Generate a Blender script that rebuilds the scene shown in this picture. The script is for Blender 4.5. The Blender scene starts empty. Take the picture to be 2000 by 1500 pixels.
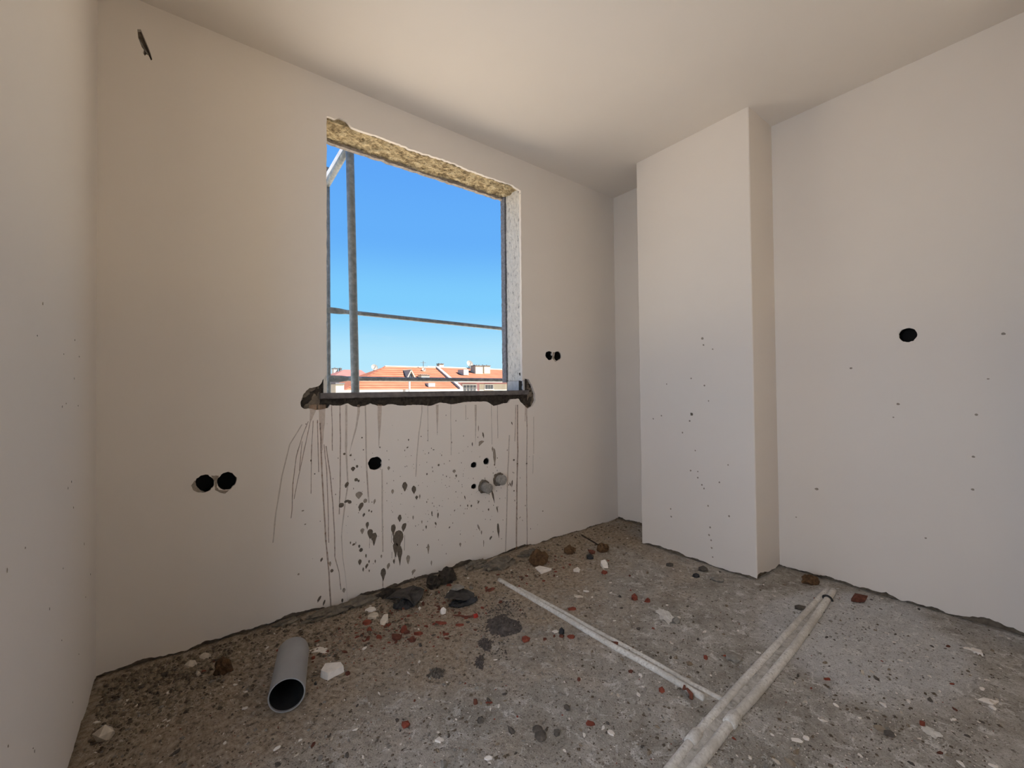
import bpy, bmesh, math, random
from mathutils import Vector, Matrix, noise
from mathutils.geometry import delaunay_2d_cdt

scene = bpy.context.scene
COL = scene.collection

# ------------------------------------------------------------------ camera
FPX = 827.5                                   # focal length in pixels of the 2000 x 1500 frame
CAM = Vector((0.0, -2.2296, 1.0725))
YAW, PITCH, ROLL = 0.6601, 0.0140, -0.0110
_F = Vector((math.sin(YAW) * math.cos(PITCH), math.cos(YAW) * math.cos(PITCH), math.sin(PITCH)))
_R0 = Vector((math.cos(YAW), -math.sin(YAW), 0.0))
_U0 = _R0.cross(_F)
_R = _R0 * math.cos(ROLL) + _U0 * math.sin(ROLL)
_U = _U0 * math.cos(ROLL) - _R0 * math.sin(ROLL)
cam_data = bpy.data.cameras.new("camera")
cam_data.sensor_fit = 'HORIZONTAL'
cam_data.sensor_width = 36.0
cam_data.lens = 36.0 * FPX / 2000.0
cam_data.clip_start = 0.02
cam_data.clip_end = 2000.0
cam = bpy.data.objects.new("camera", cam_data)
cam.matrix_world = Matrix(((_R.x, _U.x, -_F.x, CAM.x), (_R.y, _U.y, -_F.y, CAM.y),
                           (_R.z, _U.z, -_F.z, CAM.z), (0, 0, 0, 1)))
COL.objects.link(cam)
scene.camera = cam

# ------------------------------------------------------------------ sky, sun, exposure
world = bpy.data.worlds.new("sky")
scene.world = world
world.use_nodes = True
wn, wl = world.node_tree.nodes, world.node_tree.links
wn.clear()
w_out = wn.new('ShaderNodeOutputWorld')
w_bg = wn.new('ShaderNodeBackground')
w_bg.inputs['Strength'].default_value = 1.0
w_tc = wn.new('ShaderNodeTexCoord')
w_sep = wn.new('ShaderNodeSeparateXYZ')
w_ramp = wn.new('ShaderNodeValToRGB')
w_ramp.color_ramp.interpolation = 'EASE'
wl.new(w_tc.outputs['Generated'], w_sep.inputs[0])
wl.new(w_sep.outputs['Z'], w_ramp.inputs['Fac'])
els = w_ramp.color_ramp.elements
els[0].position, els[0].color = 0.0, (0.52, 0.83, 0.98, 1)
els[1].position, els[1].color = 1.0, (0.075, 0.27, 0.74, 1)
for pos, c in ((0.07, (0.47, 0.80, 0.98)), (0.20, (0.215, 0.61, 0.98)), (0.34, (0.135, 0.435, 0.95)), (0.48, (0.115, 0.385, 0.94))):
    e = els.new(pos)
    e.color = (*c, 1)
# thin smears of cloud
w_map = wn.new('ShaderNodeMapping')
w_map.inputs['Scale'].default_value = (3.0, 3.0, 16.0)
w_noise = wn.new('ShaderNodeTexNoise')
w_noise.inputs['Scale'].default_value = 2.2
w_noise.inputs['Detail'].default_value = 5.0
w_cr = wn.new('ShaderNodeValToRGB')
w_cr.color_ramp.elements[0].position, w_cr.color_ramp.elements[0].color = 0.60, (0, 0, 0, 1)
w_cr.color_ramp.elements[1].position, w_cr.color_ramp.elements[1].color = 0.85, (0.35, 0.35, 0.35, 1)
w_mix = wn.new('ShaderNodeMixRGB')
w_mix.inputs['Color2'].default_value = (0.62, 0.80, 0.93, 1)
wl.new(w_tc.outputs['Generated'], w_map.inputs['Vector'])
wl.new(w_map.outputs[0], w_noise.inputs['Vector'])
wl.new(w_noise.outputs['Fac'], w_cr.inputs['Fac'])
w_low = wn.new('ShaderNodeMapRange')             # haze wisps stay near the horizon
w_low.inputs['From Min'].default_value, w_low.inputs['From Max'].default_value = 0.08, 0.24
w_low.inputs['To Min'].default_value, w_low.inputs['To Max'].default_value = 0.8, 0.0
wl.new(w_sep.outputs['Z'], w_low.inputs['Value'])
w_mul = wn.new('ShaderNodeMath')
w_mul.operation = 'MULTIPLY'
wl.new(w_cr.outputs['Color'], w_mul.inputs[0])
wl.new(w_low.outputs[0], w_mul.inputs[1])
wl.new(w_mul.outputs[0], w_mix.inputs['Fac'])
wl.new(w_ramp.outputs['Color'], w_mix.inputs['Color1'])
wl.new(w_mix.outputs['Color'], w_bg.inputs['Color'])
wl.new(w_bg.outputs[0], w_out.inputs['Surface'])

SUN_FROM = Vector((0.52, -0.45, 0.72)).normalized()
sun_data = bpy.data.lights.new("sun", 'SUN')
sun_data.energy = 22.0
sun_data.angle = math.radians(0.55)
sun_data.color = (1.0, 0.93, 0.84)
sun = bpy.data.objects.new("sun", sun_data)
sun.rotation_euler = SUN_FROM.to_track_quat('Z', 'Y').to_euler()
sun.location = (8, -10, 14)
COL.objects.link(sun)

vs = scene.view_settings
scene.display_settings.display_device = 'sRGB'
vs.view_transform = 'Standard'
vs.look = 'None'
vs.exposure = 0.0
vs.gamma = 1.0
vs.use_curve_mapping = False
scene.cycles.use_denoising = True
scene.cycles.max_bounces = 8
scene.cycles.diffuse_bounces = 5
world.cycles.sampling_method = 'NONE'
scene.cycles.adaptive_threshold = 0.06
scene.cycles.sample_clamp_indirect = 8.0

# ------------------------------------------------------------------ helpers: pixel -> place
H = 2.65                                      # room height
XL, XR = -0.2591, 2.8152                      # left and right wall
XC, YC1, YC2 = 2.5077, -0.4453, -1.192        # column
YB = -2.20                                    # short return wall at the right
YE = -5.2                                     # far end of the open room behind the camera

def ray(u, v):
    return _F + _R * ((u - 1000.0) / FPX) - _U * ((v - 750.0) / FPX)

def on(u, v, ax, val):
    d = ray(u, v)
    return CAM + d * ((val - CAM[ax]) / d[ax])

def depth(p):
    return (Vector(p) - CAM).dot(_F)

def px(p):                                    # metres per pixel at p
    return depth(p) / FPX

def fl(u, v):
    return on(u, v, 2, 0.0)

def wallp(u, v):                              # (x, z) on the window wall
    p = on(u, v, 1, 0.0)
    return (p.x, p.z)

def rnd(a, b):
    return random.uniform(a, b)

def n3(x, y, z=0.0):
    return noise.noise(Vector((x, y, z)))

random.seed(7)

# ------------------------------------------------------------------ helpers: objects
def link(o, parent=None):
    COL.objects.link(o)
    if parent is not None:
        o.parent = parent
    return o

def tag(o, label=None, cat=None, group=None, kind=None):
    if label: o["label"] = label
    if cat: o["category"] = cat
    if group: o["group"] = group
    if kind: o["kind"] = kind
    return o

def obj(name, bm, mat, parent=None, smooth=False):
    me = bpy.data.meshes.new(name)
    bmesh.ops.recalc_face_normals(bm, faces=bm.faces[:])
    bm.to_mesh(me)
    bm.free()
    if smooth:
        me.polygons.foreach_set('use_smooth', [True] * len(me.polygons))
    if mat is not None:
        me.materials.append(mat)
    return link(bpy.data.objects.new(name, me), parent)

def empty(name, loc=(0, 0, 0), rz=0.0):
    o = bpy.data.objects.new(name, None)
    o.location = loc
    o.rotation_euler = (0, 0, rz)
    o.empty_display_size = 0.05
    return link(o)

def add_box(bm, x0, x1, y0, y1, z0, z1):
    v = [bm.verts.new((x, y, z)) for x in (x0, x1) for y in (y0, y1) for z in (z0, z1)]
    for f in ((0, 1, 3, 2), (4, 6, 7, 5), (0, 4, 5, 1), (2, 3, 7, 6), (0, 2, 6, 4), (1, 5, 7, 3)):
        bm.faces.new([v[i] for i in f])
    return v

def add_hull(bm, pts):
    vs_ = [bm.verts.new(p) for p in pts]
    bmesh.ops.convex_hull(bm, input=vs_)

def add_poly_prism(bm, ring0, ring1):
    a = [bm.verts.new(p) for p in ring0]
    b = [bm.verts.new(p) for p in ring1]
    n = len(a)
    bm.faces.new(a[::-1]); bm.faces.new(b)
    for i in range(n):
        j = (i + 1) % n
        bm.faces.new((a[i], a[j], b[j], b[i]))

def add_tube(bm, pts, radii, seg=12, caps=True, squash=1.0):
    pts = [Vector(p) for p in pts]
    if not isinstance(radii, (list, tuple)):
        radii = [radii] * len(pts)
    rings = []
    up0 = Vector((0, 0, 1))
    for i, p in enumerate(pts):
        t = (pts[min(i + 1, len(pts) - 1)] - pts[max(i - 1, 0)]).normalized()
        up = up0 if abs(t.dot(up0)) < 0.95 else Vector((1, 0, 0))
        s = t.cross(up).normalized()
        w = s.cross(t).normalized()
        rings.append([bm.verts.new(p + (s * math.cos(2 * math.pi * k / seg) + w * (squash * math.sin(2 * math.pi * k / seg))) * radii[i]) for k in range(seg)])
    for a, b in zip(rings, rings[1:]):
        for k in range(seg):
            j = (k + 1) % seg
            bm.faces.new((a[k], a[j], b[j], b[k]))
    if caps:
        bm.faces.new(rings[0][::-1]); bm.faces.new(rings[-1])
    return rings

def ragged(pts, step=0.012, amp=0.004, seed=0.0, freq=35.0):
    out = []
    for (a, b) in zip(pts, pts[1:]):
        L = math.hypot(b[0] - a[0], b[1] - a[1])
        n = max(1, int(L / step))
        dx, dy = (b[0] - a[0]) / max(L, 1e-9), (b[1] - a[1]) / max(L, 1e-9)
        for i in range(n):
            t = i / n
            x, y = a[0] + (b[0] - a[0]) * t, a[1] + (b[1] - a[1]) * t
            k = amp * (n3(x * freq, y * freq, seed) + 0.6 * n3(x * freq * 2.7, y * freq * 2.7, seed + 9))
            out.append((x - dy * k, y + dx * k))
    out.append(pts[-1])
    return out

def inside(p, loop):
    x, y = p
    c = False
    n = len(loop)
    for i in range(n):
        x1, y1 = loop[i]; x2, y2 = loop[(i + 1) % n]
        if (y1 > y) != (y2 > y) and x < (x2 - x1) * (y - y1) / (y2 - y1) + x1:
            c = not c
    return c

def sheet_bm(outline, holes, to3, thick):
    """A flat slab with holes: outline and holes are 2-D loops, to3(a, b, d) maps to the world, d is the depth behind the face."""
    verts, edges = [], []
    for loop in [outline] + holes:
        s = len(verts)
        verts += [Vector((a, b)) for a, b in loop]
        edges += [(s + i, s + (i + 1) % len(loop)) for i in range(len(loop))]
    vo, eo, fo, _, _, _ = delaunay_2d_cdt(verts, edges, [], 0, 1e-6)
    bm = bmesh.new()
    bv = [bm.verts.new(to3(p.x, p.y, 0.0)) for p in vo]
    faces = []
    for f in fo:
        c = ((vo[f[0]].x + vo[f[1]].x + vo[f[2]].x) / 3, (vo[f[0]].y + vo[f[1]].y + vo[f[2]].y) / 3)
        if inside(c, outline) and not any(inside(c, h) for h in holes):
            try:
                faces.append(bm.faces.new([bv[i] for i in f]))
            except ValueError:
                pass
    bmesh.ops.delete(bm, geom=[v for v in bm.verts if not v.link_faces], context='VERTS')
    off = to3(0, 0, thick) - to3(0, 0, 0.0)
    ret = bmesh.ops.extrude_face_region(bm, geom=faces, use_keep_orig=True)
    bmesh.ops.translate(bm, verts=[g for g in ret['geom'] if isinstance(g, bmesh.types.BMVert)], vec=off)
    return bm

def circle(cx, cz, rx, rz=None, n=22, jag=0.0, seed=0.0):
    rz = rz or rx
    return [(cx + math.cos(2 * math.pi * i / n) * rx * (1 + jag * n3(math.cos(2 * math.pi * i / n) * 2.3, math.sin(2 * math.pi * i / n) * 2.3, seed)),
             cz + math.sin(2 * math.pi * i / n) * rz * (1 + jag * n3(math.cos(2 * math.pi * i / n) * 2.3, math.sin(2 * math.pi * i / n) * 2.3, seed))) for i in range(n)]

# ------------------------------------------------------------------ helpers: materials
class NT:
    def __init__(self, name, rough=0.85, spec=0.3):
        self.m = bpy.data.materials.new(name)
        self.m.use_nodes = True
        self.t = self.m.node_tree
        self.b = self.t.nodes['Principled BSDF']
        self.b.inputs['Roughness'].default_value = rough
        self.b.inputs['Specular IOR Level'].default_value = spec
        self._pos = None
    def new(self, k): return self.t.nodes.new(k)
    def l(self, a, b): self.t.links.new(a, b)
    def pos(self):
        if self._pos is None:
            g = self.new('ShaderNodeNewGeometry')
            self._pos = g.outputs['Position']
        return self._pos
    def opos(self):
        return self.new('ShaderNodeTexCoord').outputs['Object']
    def mapped(self, src, scale=(1, 1, 1), loc=(0, 0, 0), rot=(0, 0, 0)):
        m = self.new('ShaderNodeMapping')
        m.inputs['Scale'].default_value = scale
        m.inputs['Location'].default_value = loc
        m.inputs['Rotation'].default_value = rot
        self.l(src, m.inputs['Vector'])
        return m.outputs[0]
    def noise(self, src, scale, detail=4.0, rough=0.55, dist=0.0):
        n = self.new('ShaderNodeTexNoise')
        n.inputs['Scale'].default_value = scale
        n.inputs['Detail'].default_value = detail
        n.inputs['Roughness'].default_value = rough
        n.inputs['Distortion'].default_value = dist
        self.l(src, n.inputs['Vector'])
        return n.outputs['Fac']
    def voronoi(self, src, scale, feature='F1', out='Distance'):
        n = self.new('ShaderNodeTexVoronoi')
        n.inputs['Scale'].default_value = scale
        n.feature = feature
        self.l(src, n.inputs['Vector'])
        return n.outputs[out]
    def ramp(self, src, stops):
        r = self.new('ShaderNodeValToRGB')
        e = r.color_ramp.elements
        e[0].position, e[1].position = stops[0][0], stops[-1][0]
        def c4(c): return (*c, 1) if isinstance(c, tuple) else (c, c, c, 1)
        e[0].color, e[1].color = c4(stops[0][1]), c4(stops[-1][1])
        for p, c in stops[1:-1]:
            k = e.new(p); k.color = c4(c)
        self.l(src, r.inputs['Fac'])
        return r.outputs['Color']
    def mix(self, fac, a, b, mode='MIX'):
        m = self.new('ShaderNodeMixRGB')
        m.blend_type = mode
        for sock, val in (('Fac', fac), ('Color1', a), ('Color2', b)):
            if isinstance(val, (int, float)): m.inputs[sock].default_value = val if sock == 'Fac' else (val, val, val, 1)
            elif isinstance(val, tuple): m.inputs[sock].default_value = (*val, 1)
            else: self.l(val, m.inputs[sock])
        return m.outputs[0]
    def math(self, op, a, b=None, clamp=False):
        m = self.new('ShaderNodeMath')
        m.operation = op
        m.use_clamp = clamp
        for i, val in enumerate((a, b)):
            if val is None: continue
            if isinstance(val, (int, float)): m.inputs[i].default_value = val
            else: self.l(val, m.inputs[i])
        return m.outputs[0]
    def sep(self, src):
        s = self.new('ShaderNodeSeparateXYZ')
        self.l(src, s.inputs[0])
        return s.outputs
    def color(self, c):
        if isinstance(c, tuple): self.b.inputs['Base Color'].default_value = (*c, 1)
        else: self.l(c, self.b.inputs['Base Color'])
        return self
    def bump(self, h, strength=0.3, dist=0.01):
        n = self.new('ShaderNodeBump')
        n.inputs['Strength'].default_value = strength
        n.inputs['Distance'].default_value = dist
        self.l(h, n.inputs['Height'])
        self.l(n.outputs[0], self.b.inputs['Normal'])
        return self

def simple(name, c, rough=0.85, var=0.2, scale=40.0, bump=0.0, spec=0.25, bdist=0.004, world_space=False, metal=0.0):
    t = NT(name, rough, spec)
    p = t.pos() if world_space else t.opos()
    n = t.noise(p, scale, 5.0, 0.6)
    lo = tuple(x * (1 - var) for x in c); hi = tuple(min(1.0, x * (1 + var)) for x in c)
    t.color(t.ramp(n, [(0.3, lo), (0.7, hi)]))
    if bump: t.bump(n, bump, bdist)
    t.b.inputs['Metallic'].default_value = metal
    return t.m

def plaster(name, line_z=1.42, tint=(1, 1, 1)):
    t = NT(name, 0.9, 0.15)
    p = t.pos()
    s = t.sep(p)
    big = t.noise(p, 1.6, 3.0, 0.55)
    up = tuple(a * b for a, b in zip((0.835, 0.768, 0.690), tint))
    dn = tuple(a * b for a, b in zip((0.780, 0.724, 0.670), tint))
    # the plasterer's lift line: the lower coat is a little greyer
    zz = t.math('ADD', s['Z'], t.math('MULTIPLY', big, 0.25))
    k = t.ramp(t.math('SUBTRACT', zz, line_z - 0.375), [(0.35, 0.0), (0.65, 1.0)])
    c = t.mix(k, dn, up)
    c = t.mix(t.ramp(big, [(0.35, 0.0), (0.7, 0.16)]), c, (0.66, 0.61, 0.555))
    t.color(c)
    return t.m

M = {}
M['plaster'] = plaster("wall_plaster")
M['ceiling'] = plaster("ceiling_plaster", line_z=-3.0)
M['core'] = simple("raw_wall_concrete", (0.17, 0.138, 0.105), 0.95, 0.45, 30.0, 0.8, world_space=True, bdist=0.01)
M['mortar_dark'] = simple("damp_mortar", (0.050, 0.040, 0.031), 0.95, 0.5, 45.0, 1.0, world_space=True, bdist=0.012)
M['mortar_mid'] = simple("set_mortar", (0.175, 0.148, 0.115), 0.95, 0.4, 40.0, 0.9, bdist=0.01)
M['void'] = simple("black_plastic_and_shade", (0.010, 0.009, 0.008), 0.8, 0.2, 20.0)  # box plastic, also the painted dark of the pipe plug
M['stone'] = simple("grey_sill_stone", (0.15, 0.135, 0.13), 0.6, 0.35, 24.0, 0.15, world_space=True)

t = NT("expanded_foam", 0.95, 0.1)
p = t.pos()
n1 = t.noise(t.mapped(p, (1, 1, 1)), 28.0, 6.0, 0.65, 0.6)
v1 = t.voronoi(p, 55.0)
c = t.ramp(n1, [(0.30, (0.10, 0.075, 0.045)), (0.43, (0.36, 0.27, 0.15)), (0.56, (0.62, 0.50, 0.30)), (0.72, (0.74, 0.63, 0.42))])
c = t.mix(t.ramp(v1, [(0.08, 0.7), (0.30, 0.0)]), c, (0.13, 0.10, 0.065))
t.color(c); t.bump(t.math('ADD', n1, t.math('MULTIPLY', v1, 0.5)), 1.0, 0.02)
M['foam'] = t.m

t = NT("rough_jamb_plaster", 0.95, 0.1)
p = t.pos()
n1 = t.noise(t.mapped(p, (1, 1, 0.45)), 60.0, 5.0, 0.7, 0.3)
c = t.ramp(n1, [(0.30, (0.16, 0.15, 0.14)), (0.42, (0.66, 0.64, 0.60)), (0.7, (0.83, 0.80, 0.74))])
t.color(c); t.bump(n1, 0.9, 0.012)
M['jamb'] = t.m
M['insulation'] = simple("grey_insulation_board", (0.20, 0.205, 0.23), 0.95, 0.35, 90.0, 0.6, world_space=True)
M['lintel_edge'] = simple("lintel_outer_render", (0.33, 0.29, 0.25), 0.95, 0.4, 60.0, 0.6, world_space=True)
M['smooth_patch'] = simple("smooth_cement_patch", (0.55, 0.55, 0.55), 0.9, 0.12, 30.0, 0.2, world_space=True)

# floor: grey screed, chalky residue, brown building dust along the window wall and the left
t = NT("dusty_screed", 0.95, 0.12)
p = t.pos()
s = t.sep(p)
big = t.noise(p, 1.7, 4.0, 0.6, 0.4)
mid = t.noise(p, 6.5, 7.0, 0.70, 0.6)
fine = t.noise(p, 48.0, 6.0, 0.72)
vfine = t.noise(p, 190.0, 3.0, 0.7)
c = t.ramp(mid, [(0.30, (0.225, 0.205, 0.176)), (0.46, (0.372, 0.348, 0.308)), (0.58, (0.475, 0.452, 0.412)), (0.72, (0.60, 0.58, 0.545))])
# brown building dust, thickest along the window wall and at the left
d = t.math('ADD', t.math('MULTIPLY', s['X'], -0.13), t.math('MULTIPLY', s['Y'], 0.70))
d = t.math('ADD', d, t.math('MULTIPLY', t.math('SUBTRACT', big, 0.5), 1.6))
d = t.math('ADD', d, t.math('MULTIPLY', t.math('SUBTRACT', mid, 0.5), 0.9))
brown = t.ramp(t.math('ADD', d, 1.05), [(0.05, 0.12), (0.62, 1.0)])
soil = t.ramp(fine, [(0.32, (0.165, 0.120, 0.078)), (0.50, (0.385, 0.302, 0.217)), (0.70, (0.58, 0.485, 0.375))])
c = t.mix(t.math('MULTIPLY', brown, 0.92), c, soil)
# trowelled pale patch at the lower right
dx = t.math('SUBTRACT', s['X'], 2.28); dy = t.math('SUBTRACT', s['Y'], -1.72)
r2 = t.math('ADD', t.math('MULTIPLY', dx, dx), t.math('MULTIPLY', t.math('MULTIPLY', dy, dy), 1.6))
r2 = t.math('ADD', r2, t.math('MULTIPLY', t.math('SUBTRACT', big, 0.5), 0.55))
patch = t.ramp(r2, [(0.16, 0.85), (0.24, 0.0)])
c = t.mix(patch, c, t.ramp(mid, [(0.30, (0.54, 0.53, 0.515)), (0.70, (0.65, 0.645, 0.635))]))
chalk_n = t.noise(p, 15.0, 7.0, 0.78, 0.9)
chalk = t.math('MULTIPLY', t.ramp(chalk_n, [(0.535, 0.0), (0.61, 0.72)]), t.math('SUBTRACT', 1.0, t.math('MULTIPLY', brown, 0.9)))
c = t.mix(chalk, c, (0.80, 0.78, 0.745))
c = t.mix(t.ramp(fine, [(0.35, 0.75), (0.43, 0.0)]), c, (0.115, 0.095, 0.072))
c = t.mix(t.ramp(vfine, [(0.34, 0.6), (0.46, 0.0)]), c, (0.13, 0.11, 0.085))
c = t.mix(t.ramp(vfine, [(0.60, 0.0), (0.72, 0.55)]), c, (0.60, 0.57, 0.52))
t.color(c)
h = t.math('ADD', t.math('MULTIPLY', mid, 0.8), t.math('ADD', t.math('MULTIPLY', fine, 0.6), t.math('MULTIPLY', vfine, 0.15)))
t.bump(h, 1.0, 0.018)
M['floor'] = t.m

M['pvc_grey'] = simple("grey_pipe_plastic", (0.285, 0.282, 0.280), 0.45, 0.10, 9.0, 0.03, spec=0.45)
t = NT("dusty_white_conduit", 0.8, 0.25)
p = t.pos()
n1 = t.noise(p, 110.0, 4.0, 0.65, 0.2)
n2 = t.noise(p, 5.0, 5.0, 0.7)
c = t.ramp(n1, [(0.28, (0.34, 0.31, 0.27)), (0.44, (0.62, 0.595, 0.55)), (0.65, (0.74, 0.72, 0.68))])
c = t.mix(t.ramp(n2, [(0.45, 0.0), (0.60, 0.75)]), c, (0.45, 0.42, 0.375))
t.color(c)
M['conduit'] = t.m
t = NT("mortar_between_pipes", 0.95, 0.1)
p = t.pos()
n1 = t.noise(p, 38.0, 6.0, 0.72, 0.6)
t.color(t.ramp(n1, [(0.30, (0.25, 0.228, 0.19)), (0.5, (0.50, 0.47, 0.42)), (0.70, (0.66, 0.63, 0.58))]))
t.bump(n1, 0.9, 0.012)
M['pipe_mortar'] = t.m

M['white'] = simple("white_plaster_chip", (0.80, 0.745, 0.68), 0.9, 0.12, 35.0, 0.2)
M['chalk'] = simple("chalky_smear", (0.62, 0.60, 0.56), 0.95, 0.2, 30.0, 0.3)
M['cream'] = simple("cream_plaster_chip", (0.60, 0.53, 0.44), 0.9, 0.22, 40.0, 0.4)
M['brick'] = simple("red_brick_clay", (0.235, 0.062, 0.039), 0.95, 0.45, 45.0, 0.6)
M['brick_dark'] = simple("dark_brick_clay", (0.15, 0.055, 0.036), 0.95, 0.45, 45.0, 0.6)
M['red_plastic'] = simple("red_cord_fibre", (0.40, 0.035, 0.025), 0.7, 0.3, 60.0, 0.2)
M['clod'] = simple("brown_earth_clod", (0.120, 0.068, 0.034), 1.0, 0.6, 55.0, 1.0, bdist=0.01)
M['grey_chip'] = simple("grey_cement_chip", (0.26, 0.24, 0.21), 0.95, 0.35, 45.0, 0.5)
M['dark_chip'] = simple("dark_cement_chip", (0.105, 0.090, 0.075), 0.95, 0.4, 45.0, 0.5)
M['tar'] = simple("bitumen_felt", (0.030, 0.029, 0.030), 0.75, 0.5, 30.0, 0.5, spec=0.35)
M['pipe_shade'] = simple("shaded_pipe_lining", (0.022, 0.021, 0.020), 0.8, 0.4, 20.0)  # near-black stands in for the shade inside the drain pipe
M['soil_crumb'] = simple("earth_crumb", (0.24, 0.19, 0.137), 0.95, 0.4, 30.0)
M['soil_dark'] = simple("dark_earth_crumb", (0.115, 0.088, 0.062), 0.95, 0.4, 30.0)
M['rope'] = simple("brown_cord", (0.05, 0.035, 0.025), 0.9, 0.3, 60.0)

def stain(name, c, alpha):
    t = NT(name, 0.9, 0.1)
    n = t.noise(t.pos(), 60.0, 4.0, 0.6)
    t.color(c)
    t.l(t.ramp(n, [(0.30, alpha * 0.55), (0.65, alpha)]), t.b.inputs['Alpha'])
    return t.m
M['splat'] = simple("dried_mortar_splash", (0.145, 0.118, 0.092), 0.95, 0.25, 90.0, 0.4, world_space=True)
M['splat_pale'] = simple("thin_mortar_splash", (0.31, 0.262, 0.215), 0.95, 0.25, 90.0, 0.3, world_space=True)
M['drip'] = stain("drip_run", (0.36, 0.205, 0.120), 0.60)
M['drip_pale'] = stain("faint_drip_run", (0.50, 0.335, 0.225), 0.38)

t = NT("galvanised_steel", 0.5, 0.5)
p = t.pos()
n1 = t.noise(p, 30.0, 5.0, 0.65)
t.color(t.ramp(n1, [(0.3, (0.13, 0.15, 0.155)), (0.55, (0.23, 0.25, 0.25)), (0.75, (0.36, 0.375, 0.365))]))
t.b.inputs['Metallic'].default_value = 0.25
M['steel'] = t.m
M['white_steel'] = simple("white_painted_steel", (0.78, 0.76, 0.73), 0.6, 0.08, 20.0, world_space=True)

# ------------------------------------------------------------------ the setting: floor
def floor_h(x, y):
    z = 0.0035 * n3(x * 2.1, y * 2.1, 1.3) + 0.0022 * n3(x * 9, y * 9, 4.1) + 0.0012 * n3(x * 31, y * 31, 2.7)
    rough = 0.55 + 0.45 * n3(x * 3.3, y * 3.3, 8.8)
    dirt = max(0.0, min(1.0, (0.75 * y - 0.13 * x + 0.85) / 0.5))
    z += dirt * (0.0045 * abs(n3(x * 17, y * 17, 3.1)) + 0.003 * n3(x * 36, y * 36, 5.5))
    for dist in (abs(y), abs(x - XL), abs(XR - x)):
        if dist < 0.09:
            k = (1 - dist / 0.09)
            z += k * k * 0.0045 * max(0.0, rough + 0.5 * n3(x * 14, y * 14, 6.0))
    return z

def lines(a, b, step):
    n = max(1, int(round(abs(b - a) / step)))
    return [a + (b - a) * i / n for i in range(n)]

bm = bmesh.new()
xs = lines(XL - 0.06, XR + 0.06, 0.0115) + [XR + 0.06]
ys = lines(0.06, -2.2, 0.0115) + lines(-2.2, YE - 0.3, 0.12) + [YE - 0.3]
grid = [[bm.verts.new((x, y, floor_h(x, y))) for x in xs] for y in ys]
for j in range(len(ys) - 1):
    for i in range(len(xs) - 1):
        bm.faces.new((grid[j][i], grid[j + 1][i], grid[j + 1][i + 1], grid[j][i + 1]))
floor = obj("floor", bm, M['floor'], smooth=True)
tag(floor, "grey cement screed floor covered in brown building dust and rubble", kind="structure")

# ------------------------------------------------------------------ the setting: ceiling
bm = bmesh.new()
add_box(bm, XL - 0.2, XR + 0.2, YE - 0.2, 0.20, H, H + 0.16)
tag(obj("ceiling", bm, M['ceiling']), "smooth cream plastered ceiling slab", kind="structure")

# ------------------------------------------------------------------ the setting: window wall
WX0, WX1, WZ0, WZ1 = 0.567, 1.826, 1.066, 2.45
def to_front(a, b, d): return Vector((a, d, b))
def to_left(a, b, d): return Vector((XL - d, a, b))
def to_right(a, b, d): return Vector((XR + d, a, b))

def chipped(a, b, seed):                       # the plaster stops short of the floor in an uneven broken edge
    k = 0.5 + 1.3 * n3(a * 5.0, seed, 0.3) + 0.7 * n3(a * 17.0, seed, 1.3)
    return max(0.005, b + 0.016 * max(0.0, k) + 0.005 * n3(a * 60.0, seed, 2.1))
foot = [(187, 1332), (216, 1326), (231, 1315), (251, 1308), (285, 1305), (296, 1300), (313, 1289), (360, 1283), (401, 1272), (436, 1256),
        (485, 1238), (520, 1222), (597, 1203), (646, 1187), (680, 1177), (740, 1153), (817, 1130), (876, 1116), (884, 1108), (915, 1095),
        (950, 1092), (988, 1083), (1030, 1074), (1072, 1062), (1118, 1048), (1146, 1039), (1195, 1022), (1209, 1021)]
foot2 = [(max(XL, min(XR, a)), max(0.006, b)) for a, b in (wallp(u, v) for u, v in foot)]
foot2[0] = (XL, foot2[0][1])
foot2.append((XR + 0.02, 0.01))
bottom = [(a, chipped(a, b, 1.0)) for a, b in ragged(foot2, 0.008, 0.0035, 1.0)]
outline = bottom + [(XR + 0.02, H), (XL, H)]

lintel_px = [(1017, 372), (999, 361), (976, 353), (950, 344), (919, 333), (885, 318), (846, 305), (807, 293), (776, 280), (742, 267), (706, 256),
             (687, 248), (677, 236), (664, 230), (654, 232), (638, 227)]
pocket_px = [(638, 731), (632, 740), (625, 752), (617, 756), (605, 758), (598, 763), (590, 775), (587, 785), (588, 794), (594, 799), (607, 798),
             (618, 801), (628, 800), (641, 797), (645, 791), (651, 792), (664, 792), (680, 788), (690, 794), (702, 795), (715, 792), (724, 788),
             (734, 792), (750, 793), (762, 789), (782, 792), (820, 791), (843, 793), (859, 786), (885, 790), (911, 785), (950, 784), (965, 793),
             (980, 789), (992, 787), (997, 780), (1005, 779), (1013, 779), (1017, 785), (1023, 791), (1031, 798), (1040, 793), (1046, 783),
             (1045, 769), (1040, 755), (1033, 741), (1023, 739), (1020, 744)]
lintel2 = ragged([wallp(u, v) for u, v in lintel_px], 0.012, 0.005, 3.0, 50.0)
pocket2 = ragged([wallp(u, v) for u, v in pocket_px], 0.008, 0.003, 5.0, 70.0)
left_edge = ragged([lintel2[-1], pocket2[0]], 0.02, 0.0025, 7.0, 40.0)[1:-1]
right_edge = ragged([pocket2[-1], lintel2[0]], 0.02, 0.0025, 8.0, 40.0)[1:-1]
win_hole = lintel2 + left_edge + pocket2 + right_edge

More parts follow.
